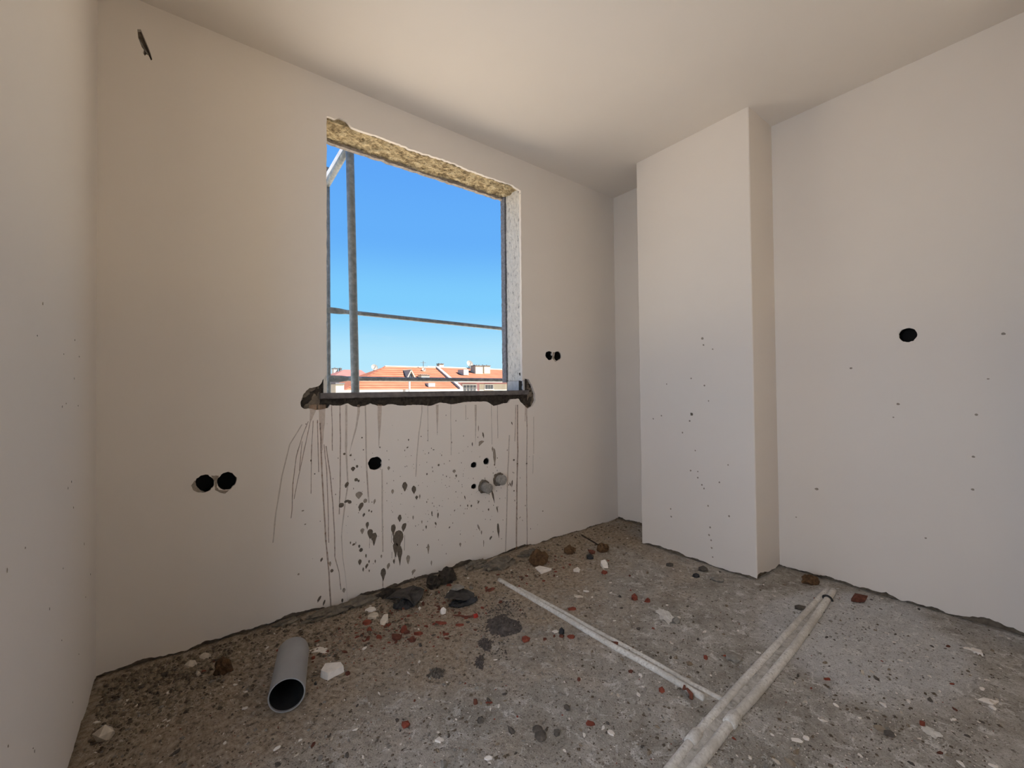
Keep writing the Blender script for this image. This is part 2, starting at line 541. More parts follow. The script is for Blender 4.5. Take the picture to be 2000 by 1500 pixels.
def pxr(u, v): return px(on(u, v, 1, 0.0))
box_spec = []                                 # (x, z, rx, rz) of the round electrical boxes
for (u, v, du, dv, seed) in ((399, 945, 19, 17, 1), (443, 940, 18, 17, 2), (733, 905, 13.5, 12.5, 3), (1073, 694.5, 7.0, 9.0, 4), (1089, 695.5, 6.8, 9.4, 5)):
    a, b = wallp(u, v)
    a0, _ = wallp(u - du, v); a1, _ = wallp(u + du, v)
    _, b0 = wallp(u, v + dv); _, b1 = wallp(u, v - dv)
    box_spec.append((a, b, (a1 - a0) / 2, (b1 - b0) / 2, seed))
holes = [win_hole]
for (a, b, rx, rz, seed) in box_spec:
    holes.append(circle(a, b, rx * 1.03, rz * 1.03, 26, 0.16, seed * 3.1))
slot = [wallp(u, v) for u, v in ((268, 57), (275, 57), (284, 79), (292, 98), (298, 116), (295, 118), (290, 108), (286, 106), (283, 109), (279, 103), (281, 97), (277, 92), (270, 74))]
holes.append(slot[::-1])
small_holes = []
for (u, v, r) in ((926, 908, 5.2), (950, 901, 5.6), (926, 950, 4.6)):
    a, b = wallp(u, v)
    small_holes.append((a, b, r * pxr(u, v)))
    holes.append(circle(a, b, r * pxr(u, v) * 1.25, None, 16, 0.35, u * 0.1))

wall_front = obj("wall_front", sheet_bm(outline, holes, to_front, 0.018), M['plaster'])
tag(wall_front, "cream plastered wall around the unglazed window opening, splashed with mortar below it", kind="structure")

core_holes = [[(WX0 - 0.012, WZ0 - 0.085), (WX1 + 0.012, WZ0 - 0.085), (WX1 + 0.012, WZ1 + 0.03), (WX0 - 0.012, WZ1 + 0.03)]]
for (a, b, rx, rz, seed) in box_spec:
    core_holes.append(circle(a, b, rx, rz, 22))
for (a, b, r) in small_holes:
    core_holes.append(circle(a, b, r, None, 14))
core_out = [(XL - 0.2, -0.1), (XR + 0.2, -0.1), (XR + 0.2, H + 0.1), (XL - 0.2, H + 0.1)]
obj("wall_core", sheet_bm(core_out, core_holes, lambda a, b, d: Vector((a, d + 0.0182, b)), 0.18), M['core'], wall_front)

def cup(bm, c3, ax, rx, rz, dep, seg=22):
    """Open round box let into the wall: c3 its mouth centre, ax the direction it goes in (unit vector)."""
    side = Vector((0, 0, 1)).cross(ax).normalized()
    r = []
    for d, k in ((0.0, 1.0), (dep, 0.94)):
        r.append([bm.verts.new(c3 + ax * d + side * (math.cos(2 * math.pi * i / seg) * rx * k) + Vector((0, 0, 1)) * (math.sin(2 * math.pi * i / seg) * rz * k)) for i in range(seg)])
    for i in range(seg):
        j = (i + 1) % seg
        bm.faces.new((r[0][i], r[0][j], r[1][j], r[1][i]))
    bm.faces.new(r[1])

for (a, b, rx, rz, seed) in box_spec:
    bm = bmesh.new()
    cup(bm, Vector((a, 0.006, b)), Vector((0, 1, 0)), rx, rz, 0.055)
    obj("socket_box", bm, M['void'], wall_front)["label"] = "black round electrical back box let into the plaster"
for (a, b, r) in small_holes:
    bm = bmesh.new()
    cup(bm, Vector((a, 0.004, b)), Vector((0, 1, 0)), r, r, 0.05, 14)
    obj("water_pipe_hole", bm, M['void'], wall_front)
# slot behind the cable chase and a bit of cable in it
bm = bmesh.new()
sx = [q[0] for q in slot]; sz = [q[1] for q in slot]
add_box(bm, min(sx) - 0.01, max(sx) + 0.01, 0.0185, 0.030, min(sz) - 0.01, max(sz) + 0.01)
obj("cable_chase_back", bm, M['void'], wall_front)
bm = bmesh.new()
p0, p1 = wallp(271, 73), wallp(288, 103)
add_tube(bm, [(p0[0], 0.012, p0[1]), ((p0[0] + p1[0]) / 2 - 0.002, 0.007, (p0[1] + p1[1]) / 2), (p1[0], 0.012, p1[1])], 0.0035, 8)
obj("cable", bm, M['grey_chip'], wall_front)

# smears of filler round the paired boxes
def blob(name, pts_px, mat, d=0.0012, parent=wall_front, z3=to_front, proj=wallp):
    pts = [proj(u, v) for u, v in pts_px]
    return obj(name, sheet_bm(ragged(pts + [pts[0]], 0.004, 0.0012, 2.0, 120.0)[:-1], [], lambda a, b, dd: z3(a, b, dd - d), d * 0.95), mat, parent)
blob("filler_smear", [(373, 948), (381, 938), (384, 950), (392, 958), (400, 960), (388, 962), (378, 958)], M['splat_pale'])
blob("filler_smear", [(412, 929), (428, 929), (424, 938), (424, 952), (428, 957), (442, 958), (448, 957), (440, 964), (430, 962), (420, 957), (419, 940)], M['splat_pale'])
blob("filler_smear", [(1080, 688), (1084, 688), (1081, 694), (1083, 704), (1088, 707), (1084, 706), (1079, 700)], M['splat_pale'])

# ------------------------------------------------------------------ the window opening
window = empty("window_1", (WX0, 0, WZ0))
tag(window, "unglazed window opening with foam lintel, bare jamb and stone sill", kind="structure")
def wpart(name, bm, mat, smooth=False, label=None):
    o = obj(name, bm, mat, None, smooth)
    o.parent = window
    o.matrix_parent_inverse = Matrix.Translation((-WX0, 0, -WZ0))
    if label: o["label"] = label
    return o
# lintel: rough foam soffit, folded up behind the ragged plaster edge
bm = bmesh.new()
nx, ny = 130, 22
lin = []
for j in range(ny + 3):
    row = []
    for i in range(nx + 1):
        x = WX0 - 0.03 + (WX1 - WX0 + 0.06) * i / nx
        if j < 3:
            y, z0 = 0.0165, WZ1 + 0.06 - 0.02 * j
        else:
            y = 0.0165 + (0.205 - 0.0165) * (j - 3) / (ny - 1)
            z0 = WZ1 + 0.004
        k = 0.010 * n3(x * 17, y * 22 + z0 * 9, 0.3) + 0.006 * n3(x * 55, y * 60, 2.0) + 0.003 * n3(x * 130, y * 130, 4.0)
        row.append(bm.verts.new((x, y + (0.4 * k if j < 3 else 0.0), z0 + (k if j >= 3 else 0.2 * k))))
    lin.append(row)
for j in range(len(lin) - 1):
    for i in range(nx):
        bm.faces.new((lin[j][i], lin[j][i + 1], lin[j + 1][i + 1], lin[j + 1][i]))
top = [bm.verts.new((WX0 - 0.03, 0.0165, WZ1 + 0.09)), bm.verts.new((WX1 + 0.03, 0.0165, WZ1 + 0.09)), bm.verts.new((WX1 + 0.03, 0.205, WZ1 + 0.09)), bm.verts.new((WX0 - 0.03, 0.205, WZ1 + 0.09))]
bm.faces.new(top)
wpart("lintel_foam", bm, M['foam'], True, "rough ochre foam under the lintel")
# outer render edge of the lintel
bm = bmesh.new()
prev = None
for i in range(81):
    x = WX0 - 0.03 + (WX1 - WX0 + 0.06) * i / 80
    zb = WZ1 - 0.010 + 0.007 * n3(x * 22, 0.0, 5.0) + 0.004 * n3(x * 70, 0, 1.0)
    ring = [bm.verts.new(q) for q in ((x, 0.196, zb), (x, 0.226, zb + 0.002), (x, 0.226, WZ1 + 0.10), (x, 0.196, WZ1 + 0.10))]
    if prev:
        for k in range(4):
            bm.faces.new((prev[k], prev[(k + 1) % 4], ring[(k + 1) % 4], ring[k]))
    else:
        bm.faces.new(ring)
    prev = ring
bm.faces.new(prev)
wpart("lintel_render", bm, M['lintel_edge'])

def rough_panel(x, y0, y1, z0, z1, sgn, mat, name, amp=0.004, th=0.02, seed=0.0, label=None):
    """A rough vertical panel at x whose open face looks along -sgn."""
    bm = bmesh.new()
    ny_, nz_ = max(2, int((y1 - y0) / 0.010)), max(3, int((z1 - z0) / 0.012))
    g = []
    for k in range(nz_ + 1):
        z = z0 + (z1 - z0) * k / nz_
        row = []
        for j in range(ny_ + 1):
            y = y0 + (y1 - y0) * j / ny_
            a = amp * (n3(y * 45, z * 30, seed) + 0.6 * n3(y * 110, z * 80, seed + 3))
            row.append(bm.verts.new((x - sgn * a, y, z)))
        g.append(row)
    for k in range(nz_):
        for j in range(ny_):
            bm.faces.new((g[k][j], g[k][j + 1], g[k + 1][j + 1], g[k + 1][j]))
    ret = bmesh.ops.extrude_face_region(bm, geom=bm.faces[:], use_keep_orig=True)
    for q in [q for q in ret['geom'] if isinstance(q, bmesh.types.BMVert)]:
        q.co.x = x + sgn * th
    return wpart(name, bm, mat, False, label)
rough_panel(WX1 + 0.001, 0.0015, 0.172, WZ0 + 0.07, WZ1 + 0.015, 1, M['jamb'], "jamb_plaster", 0.004, 0.016, 1.0, "rough white plastered window jamb")
rough_panel(WX1 + 0.003, 0.004, 0.180, WZ0 - 0.02, WZ0 + 0.068, 1, M['smooth_patch'], "jamb_cement_patch", 0.0015, 0.014, 2.0, "smooth grey cement at the foot of the jamb")
rough_panel(WX1 - 0.010, 0.178, 0.222, WZ0 + 0.06, WZ1 + 0.012, 1, M['insulation'], "insulation_board", 0.003, 0.03, 3.0, "dark grey insulation board edge")
rough_panel(WX0 - 0.001, 0.0015, 0.200, WZ0 - 0.02, WZ1 + 0.01, -1, M['jamb'], "jamb_plaster", 0.003, 0.016, 4.0)
# stone sill, slightly tilted, chipped front edge
bm = bmesh.new()
zl0, zl1 = wallp(625, 779)[1], wallp(625, 767.5)[1]
zr0, zr1 = wallp(1032, 770.5)[1], wallp(1032, 760.5)[1]
X0s, X1s = wallp(625, 770)[0], wallp(1032, 765)[0]
prev = None
NS = 60
for i in range(NS + 1):
    f = i / NS
    x = X0s + (X1s - X0s) * f
    zt = min(1.0695, zl1 + (zr1 - zl1) * f)
    zb = (zl0 + (zr0 - zl0) * f)
    ch = max(0.0, n3(x * 26, 3.0, 1.0)) * 0.004
    cb = max(0.0, n3(x * 33, 7.0, 2.0)) * 0.005
    ring = [bm.verts.new(q) for q in ((x, -0.006 + cb * 0.5, zb + cb), (x, -0.008, zb + 0.006), (x, -0.008, zt - 0.004 - ch), (x, -0.003 + ch, zt),
                                      (x, 0.262, zt - 0.010), (x, 0.262, zb - 0.008))]
    if prev:
        for k in range(6):
            bm.faces.new((prev[k], prev[(k + 1) % 6], ring[(k + 1) % 6], ring[k]))
    else:
        bm.faces.new(ring)
    prev = ring
bm.faces.new(prev)
wpart("sill", bm, M['stone'], False, "grey stone sill slab")
# mortar bed showing in the hacked pocket under and beside the sill
bm = bmesh.new()
nx, nz = 150, 26
g = []
for k in range(nz + 1):
    row = []
    for i in range(nx + 1):
        x = 0.44 + (1.96 - 0.44) * i / nx
        z = 0.955 + (1.19 - 0.955) * k / nz
        rim = 0.006 if (x < X0s or x > X1s) else 0.0
        y = 0.013 + rim + 0.010 * n3(x * 24, z * 24, 3.0) + 0.005 * n3(x * 70, z * 70, 8.0)
        row.append(bm.verts.new((x, max(0.002, y), z)))
    g.append(row)
for k in range(nz):
    for i in range(nx):
        zc = 0.955 + (1.19 - 0.955) * (k + 0.5) / nz
        xc = 0.44 + (1.96 - 0.44) * (i + 0.5) / nx
        if zc > 1.045 and WX0 - 0.002 < xc < WX1 + 0.002:
            continue
        bm.faces.new((g[k][i], g[k][i + 1], g[k + 1][i + 1], g[k + 1][i]))
bmesh.ops.delete(bm, geom=[q for q in bm.verts if not q.link_faces], context='VERTS')
ret = bmesh.ops.extrude_face_region(bm, geom=bm.faces[:], use_keep_orig=True)
for q in [q for q in ret['geom'] if isinstance(q, bmesh.types.BMVert)]:
    q.co.y = 0.05
wpart("mortar_bed", bm, M['mortar_dark'], False, "dark damp mortar hacked out below the sill")

# ------------------------------------------------------------------ left wall, right wall, column, back
lf = [(187, 1332), (184, 1347), (181, 1362), (175, 1379), (166, 1395), (160, 1409), (150, 1440), (136, 1487)]
lf2 = [(on(u, v, 0, XL).y, max(0.006, on(u, v, 0, XL).z)) for u, v in lf]
lf2[0] = (0.02, lf2[0][1])
DY0, DY1, DZ = -2.20, -1.22, 2.20                # opening added beside the camera, out of view, to let light in
lf2 += [(-0.75, 0.012), (DY1, 0.014)]
bott = [(a, chipped(a, b, 11.0)) for a, b in ragged(lf2, 0.008, 0.004, 11.0)] + [(DY1, DZ), (DY0, DZ), (DY0, 0.01), (YE, 0.01)]
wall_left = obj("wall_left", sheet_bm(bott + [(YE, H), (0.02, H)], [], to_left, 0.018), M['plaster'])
tag(wall_left, "cream plastered side wall at the left edge", kind="structure")
bm = bmesh.new()
add_box(bm, XL - 0.2, XL - 0.0182, DY1, 0.018, -0.1, H + 0.1)
add_box(bm, XL - 0.2, XL - 0.0182, YE - 0.2, DY0, -0.1, H + 0.1)
add_box(bm, XL - 0.2, XL - 0.0182, DY0, DY1, DZ, H + 0.1)
obj("wall_core", bm, M['core'], wall_left)

rf = [(1526, 1105), (1540, 1108), (1572, 1116), (1600, 1128), (1652, 1145), (1700, 1157), (1731, 1163), (1763, 1175), (1793, 1188), (1820, 1200),
      (1843, 1205), (1862, 1203), (1888, 1209), (1922, 1216), (1961, 1230), (1992, 1240)]
rf2 = [(0.02, 0.012), (YC2 + 0.05, 0.01)] + [(on(u, v, 0, XR).y, max(0.006, on(u, v, 0, XR).z)) for u, v in rf] + [(YB - 0.01, 0.01)]
bott = [(a, chipped(a, b, 13.0)) for a, b in ragged(rf2, 0.008, 0.0035, 13.0)]
RY0, RY1, RZ = -5.02, -3.7, 2.3                # opening added in the right wall behind the camera to let sun in
hr = on(1773, 654.5, 0, XR)
hr_a = (on(1756, 654, 0, XR).y - on(1791, 654, 0, XR).y) / 2
hr_b = (on(1773, 641, 0, XR).z - on(1773, 668, 0, XR).z) / 2
wall_right = obj("wall_right", sheet_bm(bott + [(YB - 0.01, H), (0.02, H)], [circle(hr.y, hr.z, hr_a * 1.02, hr_b * 1.02, 26, 0.14, 4.0)], to_right, 0.018), M['plaster'])
tag(wall_right, "cream plastered side wall at the right with one round box hole", kind="structure")
obj("wall_core", sheet_bm([(0.02, -0.1), (RY1, -0.1), (RY1, RZ), (RY0, RZ), (RY0, -0.1), (YE - 0.2, -0.1), (YE - 0.2, H + 0.1), (0.02, H + 0.1)], [circle(hr.y, hr.z, hr_a, hr_b, 22)], lambda a, b, d: Vector((XR + 0.0182 + d, a, b)), 0.18), M['core'], wall_right)
bm = bmesh.new()
cup(bm, Vector((XR + 0.006, hr.y, hr.z)), Vector((1, 0, 0)), hr_a, hr_b, 0.055)
obj("socket_box", bm, M['void'], wall_right)["label"] = "black round electrical back box let into the plaster"

# column: plaster skin with ragged foot round a concrete core
cf = [(1254, 1062), (1296, 1076), (1332, 1086), (1360, 1095), (1372, 1107), (1408, 1122), (1440, 1131), (1476, 1134)]
cz = [(on(u, v, 0, XC).y, max(0.004, on(u, v, 0, XC).z)) for u, v in cf]
cs = [(1484, 1124), (1504, 1116), (1522, 1105)]
csz = [(on(u, v, 1, YC2).x, max(0.008, on(u, v, 1, YC2).z)) for u, v in cs]
def lerp_tab(tab, k):
    tab = sorted(tab)
    if k <= tab[0][0]: return tab[0][1]
    for (a, za), (b, zb) in zip(tab, tab[1:]):
        if k <= b: return za + (zb - za) * (k - a) / max(1e-9, b - a)
    return tab[-1][1]
path = []
def seg_pts(p, q, step):
    n = max(1, int((Vector(q) - Vector(p)).length / step))
    return [(p[0] + (q[0] - p[0]) * i / n, p[1] + (q[1] - p[1]) * i / n) for i in range(n)]
bv = 0.006
path += seg_pts((XR + 0.01, YC1), (XC + bv, YC1), 0.02)
path += [(XC + bv, YC1), (XC + bv * 0.3, YC1 - bv * 0.3)]
path += seg_pts((XC, YC1 - bv), (XC, YC2 + bv), 0.012)
path += [(XC, YC2 + bv), (XC + bv * 0.3, YC2 + bv * 0.3)]
path += seg_pts((XC + bv, YC2), (XR + 0.01, YC2), 0.012)
path += [(XR + 0.01, YC2)]
bm = bmesh.new()
prev = None
for (x, y) in path:
    if abs(x - XC) < bv and YC2 < y < YC1: zb = lerp_tab(cz, y)
    elif y <= YC2 + bv: zb = lerp_tab(csz, x)
    else: zb = 0.012
    zb = chipped(x + y, zb, 15.0)
    inn = Vector((min(max(x, XC + 0.016), XR), min(max(y, YC2 + 0.016), YC1 - 0.016)))
    ring = [bm.verts.new(q) for q in ((x, y, zb), (x, y, H), (inn.x, inn.y, H), (inn.x, inn.y, zb + 0.002))]
    if prev:
        for k in range(4):
            bm.faces.new((prev[k], prev[(k + 1) % 4], ring[(k + 1) % 4], ring[k]))
    prev = ring
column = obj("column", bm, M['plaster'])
tag(column, "pale plastered square column boxed against the right wall", kind="structure")
bm = bmesh.new()
add_box(bm, XC + 0.017, XR + 0.005, YC2 + 0.017, YC1 - 0.017, -0.05, H)
obj("column_core", bm, M['core'], column)
# specks of mortar on the column face
for (u, v, r) in ((1372, 661, 2.3), (1374, 674, 1.6), (1392, 682, 1.5), (1350, 739, 1.4), (1302, 750, 1.2), (1376, 753, 1.5), (1384, 783, 1.2), (1351, 809, 2.8),
                  (1347, 822, 1.6), (1333, 845, 1.4), (1276, 818, 1.4), (1292, 812, 1.4), (1349, 919, 1.5), (1363, 921, 1.2), (1363, 933, 1.5), (1371, 947, 1.5), (1375, 954, 1.5),
                  (1383, 988, 1.6), (1424, 1008, 1.8), (1310, 994, 1.4), (1311, 1009, 1.6), (1387, 1030, 1.6), (1385, 1045, 1.8), (1389, 1055, 1.6), (1390, 1070, 1.7), (1392, 1088, 1.4), (1358, 880, 1.2), (1405, 942, 1.4), (1422, 908, 1.4)):
    c3 = on(u, v, 0, XC)
    r_ = r * px(c3)
    bm = bmesh.new()
    add_poly_prism(bm, [(XC - 0.0012, c3.y + a, c3.z + b) for a, b in circle(0, 0, r_, r_ * 1.1, 9, 0.5, u)], [(XC + 0.001, c3.y + a, c3.z + b) for a, b in circle(0, 0, r_, r_ * 1.1, 9, 0.5, u)])
    obj("mortar_speck", bm, M['splat_pale'] if r < 2.4 else M['splat'], column)

# short return at the right, end of the room behind the camera with the opening added for light
bm = bmesh.new()
add_box(bm, 2.60, XR + 0.2, YB - 0.16, YB, -0.05, H + 0.02)
tag(obj("wall_return", bm, M['plaster']), "short plastered return at the right edge of the room", kind="structure")
bm = bmesh.new()
add_box(bm, XR, XR + 0.018, RY1, YB - 0.16, 0.01, H)
add_box(bm, XR, XR + 0.018, YE, RY0, 0.01, H)
add_box(bm, XR, XR + 0.018, RY0, RY1, RZ, H)
obj("plaster_skin", bm, M['plaster'], wall_right)
bm = bmesh.new()
add_box(bm, XL - 0.2, XR + 0.2, YE - 0.2, YE, -0.1, H + 0.1)
tag(obj("wall_back", bm, M['plaster']), "plastered end wall of the room behind the camera", kind="structure")

# the rest of the building this room belongs to, the street, and an added bounce block
M['render'] = simple("outer_render", (0.55, 0.53, 0.50), 0.95, 0.1, 2.0, 0.1, world_space=True)
bm = bmesh.new()
add_box(bm, XL - 0.2, 9.5, -2.4, 0.20, H + 0.165, 4.6)
add_box(bm, XL - 0.2, XR + 0.2, YE - 0.2, -2.4, H + 0.165, 4.6)
add_box(bm, XR + 0.205, 9.5, -2.4, 0.20, -9.0, H + 0.16)
add_box(bm, XL - 0.2, XR + 0.2, YE - 0.2, 0.20, -9.0, -0.11)
tag(obj("building_shell", bm, M['render']), "rendered outside of the block this room is in", kind="structure")
bm = bmesh.new()
add_box(bm, -15.0, -4.6, -11.0, 0.5, -9.0, 7.0)  # unseen block added to bounce sunlight through the left opening
M['blue_bounce'] = simple("pale_blue_bounce", (0.60, 0.70, 0.87), 0.95, 0.05, 2.0, world_space=True)  # tinted blue to cool the bounced light
tag(obj("bounce_block", bm, M['blue_bounce']), "added pale blue block beside this building that bounces sunlight in", kind="structure")
bm = bmesh.new()
add_box(bm, -250, 400, -250, 400, -9.4, -9.0)
M['ground'] = simple("pale_street", (0.66, 0.585, 0.47), 0.95, 0.12, 0.15, world_space=True)
tag(obj("ground", bm, M['ground']), "pale street level far below the window", kind="structure")

# ------------------------------------------------------------------ mortar splashes and drip runs below the window
def zp(x, y):                                  # a point read off the enlarged view of the splash area
    return (500 + x / 3.3333, 790 + y / 3.3333)

def splat_bm(bm, u, v, rx, ry, tail=0.0, lean=0.0, seed=0.0, th=0.0016):
    a, b = wallp(u, v)
    k = pxr(u, v)
    n = 18
    ring = []
    for i in range(n):
        t_ = 2 * math.pi * i / n
        cx, cy = math.cos(t_), math.sin(t_)
        j = 1 + 0.22 * n3(cx * 2.0, cy * 2.0, seed)
        x, y = cx * rx * j, cy * ry * j
        if cy < -0.3 and tail:
            y -= tail * max(0.0, (-cy - 0.3) / 0.7) ** 2
            x *= 1 - 0.55 * max(0.0, (-cy - 0.3) / 0.7)
        x += lean * y
        ring.append((a + x * k, b + y * k))
    top_ = [(q[0] * 0.75 + a * 0.25, q[1] * 0.75 + b * 0.25) for q in ring]
    r0 = [bm.verts.new((q[0], 0.0015, q[1])) for q in ring]
    r1 = [bm.verts.new((q[0], -0.0002, q[1])) for q in ring]
    r2 = [bm.verts.new((q[0], -th, q[1])) for q in top_]
    for A, B in ((r0, r1), (r1, r2)):
        for i in range(n):
            bm.faces.new((A[i], A[(i + 1) % n], B[(i + 1) % n], B[i]))
    bm.faces.new(r2); bm.faces.new(r0[::-1])

# (x, y, rx, ry, tail, lean, pale) in the enlarged view
SPL = [(632, 418, 14, 13, 4, 0, 0), (658, 403, 8, 9, 0, 0, 0), (590, 522, 13, 17, 5, .3, 0), (652, 490, 11, 11, 0, 0, 0), (668, 497, 7, 8, 0, 0, 0),
       (670, 588, 23, 20, 6, 0, 1), (711, 627, 13, 14, 0, 0, 1), (683, 660, 16, 20, 14, .3, 0), (555, 656, 17, 15, 0, 0, 0), (590, 630, 16, 9, 0, .3, 0), (610, 635, 12, 11, 0, 0, 0),
       (968, 530, 19, 23, 14, 0, 0), (1028, 552, 16, 22, 10, 0, 0), (889, 566, 9, 14, 4, 0, 1), (864, 414, 9, 12, 3, 0, 1), (1046, 605, 10, 11, 4, 0, 0), (1066, 598, 5, 12, 6, 0, 1),
       (935, 738, 13, 20, 8, 0, 0), (724, 782, 11, 16, 16, 0, 0), (692, 820, 13, 14, 12, 0, 1), (743, 835, 18, 24, 18, 0, 0), (768, 862, 20, 27, 32, 0, 0),
       (963, 795, 17, 22, 12, .2, 0), (894, 806, 16, 26, 30, 0, 0), (925, 870, 36, 52, 30, 0, 0), (910, 925, 20, 30, 40, 0, 0), (936, 960, 18, 38, 52, 0, 0),
       (990, 1003, 13, 22, 16, 0, 1), (898, 1020, 7, 13, 6, 0, 0), (862, 1050, 11, 17, 8, .2, 1), (828, 1095, 18, 30, 26, 0, 0), (1026, 1085, 14, 10, 14, .4, 1), (1032, 1130, 5, 9, 3, 0, 1),
       (676, 1024, 11, 16, 6, 0, 0), (684, 947, 12, 13, 0, 0, 0), (672, 922, 7, 9, 4, 0, 0), (636, 911, 9, 7, 0, .3, 0), (615, 900, 4, 8, 3, 0, 0), (716, 985, 5, 12, 4, 0, 0), (721, 1050, 9, 13, 6, .3, 0),
       (736, 1022, 5, 9, 3, 0, 0), (698, 1072, 5, 12, 5, 0, 0), (737, 1082, 4, 7, 3, 0, 0), (494, 1082, 10, 11, 0, 0, 0), (573, 1208, 10, 14, 5, 0, 1), (562, 1275, 6, 12, 4, 0, 0),
       (411, 1266, 9, 18, 4, .5, 0), (443, 1290, 6, 16, 4, .3, 0), (427, 1010, 7, 11, 4, .3, 0), (482, 1036, 7, 14, 6, 0, 1), (1122, 932, 8, 24, 18, 0, 1), (1185, 718, 6, 14, 12, 0, 0), (1145, 708, 4, 14, 6, 0, 0),
       (1290, 434, 12, 10, 3, 0, 1), (1303, 464, 6, 8, 3, 0, 0), (1189, 394, 7, 7, 0, 0, 0), (1240, 468, 3, 5, 0, 0, 0), (772, 630, 7, 14, 6, .2, 1), (702, 718, 8, 10, 4, .3, 0), (736, 690, 5, 7, 3, 0, 0), (752, 697, 5, 6, 2, 0, 0),
       (575, 322, 8, 7, 0, 0, 0), (616, 331, 7, 6, 0, 0, 0), (1479, 198, 6, 18, 4, -.2, 0), (1466, 245, 20, 10, 16, .7, 1), (1552, 335, 11, 50, 10, -.06, 1), (1540, 290, 6, 16, 4, 0, 1), (1553, 392, 5, 7, 0, 0, 0),
       (1542, 590, 7, 34, 20, -.25, 0), (1570, 680, 5, 18, 10, -.2, 0), (1577, 812, 9, 40, 20, -.08, 0), (1528, 868, 9, 10, 4, .5, 0), (1450, 800, 6, 22, 6, -.4, 1), (1468, 832, 5, 12, 4, 0, 1), (1482, 900, 3, 18, 6, 0, 1),
       (1679, 361, 7, 6, 0, 0, 0), (1702, 386, 7, 5, 0, 0, 0), (1762, 385, 7, 4, 0, 0, 0), (1667, 512, 5, 20, 6, .1, 0), (1655, 520, 4, 12, 4, -.3, 0), (1680, 562, 5, 5, 0, 0, 0), (1514, 684, 6, 7, 2, 0, 0),
       (1448, 635, 6, 9, 3, .3, 0), (1402, 660, 6, 8, 2, 0, 0), (1378, 658, 4, 8, 3, 0, 0), (1360, 605, 4, 12, 4, -.2, 0), (1330, 910, 8, 10, 8, 0, 1), (1170, 775, 6, 10, 4, -.3, 0), (1108, 797, 5, 10, 6, 0, 0), (1260, 800, 5, 6, 0, .4, 0),
       (1408, 258, 4, 12, 3, 0, 0), (1666, 122, 4, 10, 3, -.3, 0), (1448, 155, 3, 18, 4, 0, 1), (358, 365, 4, 7, 0, 0, 0), (382, 452, 4, 4, 0, 0, 0), (305, 692, 8, 4, 0, .3, 1), (320, 780, 6, 4, 0, .3, 1),
       (690, 216, 5, 5, 0, 0, 0), (807, 279, 4, 5, 2, 0, 0), (699, 295, 4, 4, 0, 0, 0), (986, 280, 6, 5, 0, .6, 0), (993, 230, 4, 6, 2, 0, 0), (1113, 453, 5, 6, 2, 0, 0), (1075, 208, 3, 4, 0, 0, 0), (1156, 295, 6, 3, 0, 0, 0),
       (1142, 1030, 5, 14, 6, 0, 1), (816, 988, 6, 10, 3, 0, 1), (776, 1020, 4, 10, 4, 0, 0), (650, 900, 3, 8, 4, 0, 1), (277, 1105, 6, 6, 0, 0, 1), (1023, 735, 5, 12, 4, 0, 1), (1080, 764, 4, 9, 3, 0, 1), (1867, 694, 5, 5, 0, 0, 1)]
for i, (x, y, rx, ry, tail, lean, pale) in enumerate(SPL):
    bm = bmesh.new()
    splat_bm(bm, *zp(x, y), rx / 3.3333, ry / 3.3333, tail / 3.3333, lean, i * 1.7)
    obj("mortar_splat", bm, M['splat_pale'] if pale else M['splat'], wall_front)
# the run under the big splash, thin legs
def strip_bm(bm, pts, w, th=0.0006):
    P = [wallp(*q) for q in pts]
    if not isinstance(w, (list, tuple)): w = [w] * len(P)
    prev = None
    for q, (u, v), ww in zip(P, pts, w):
        h_ = ww * pxr(u, v) / 2
        ring = [bm.verts.new((q[0] + s_ * h_, y_, q[1])) for s_, y_ in ((-1, 0.0008), (-0.8, -th), (0.8, -th), (1, 0.0008))]
        if prev:
            for k in range(4):
                bm.faces.new((prev[k], prev[(k + 1) % 4], ring[(k + 1) % 4], ring[k]))
        else:
            bm.faces.new(ring)
        prev = ring
    bm.faces.new(prev)

def run(zpts, w, mat, name="drip_run"):
    if zpts[0][1] < 70: zpts = [(zpts[0][0], 2)] + list(zpts)
    pts = []
    for (a, b) in zip(zpts, zpts[1:]):
        n = max(1, int(abs(b[1] - a[1]) / 40))
        for i in range(n):
            f = i / n
            pts.append((a[0] + (b[0] - a[0]) * f + 2.0 * n3(a[1] * 0.02 + f * 2, a[0] * 0.1, 1.0), a[1] + (b[1] - a[1]) * f))
    pts.append(zpts[-1])
    bm = bmesh.new()
    m = len(pts)
    strip_bm(bm, [zp(*q) for q in pts], [w * (1.15 if w < 18 else 1.0) / 3.3333 * (0.75 + 0.35 * n3(i * 0.6, w, 2.0)) * (1.0 if w < 18 else max(0.08, 1.0 - (i / max(1, m - 1)) ** 1.5)) for i in range(m)])
    obj(name, bm, mat, wall_front)

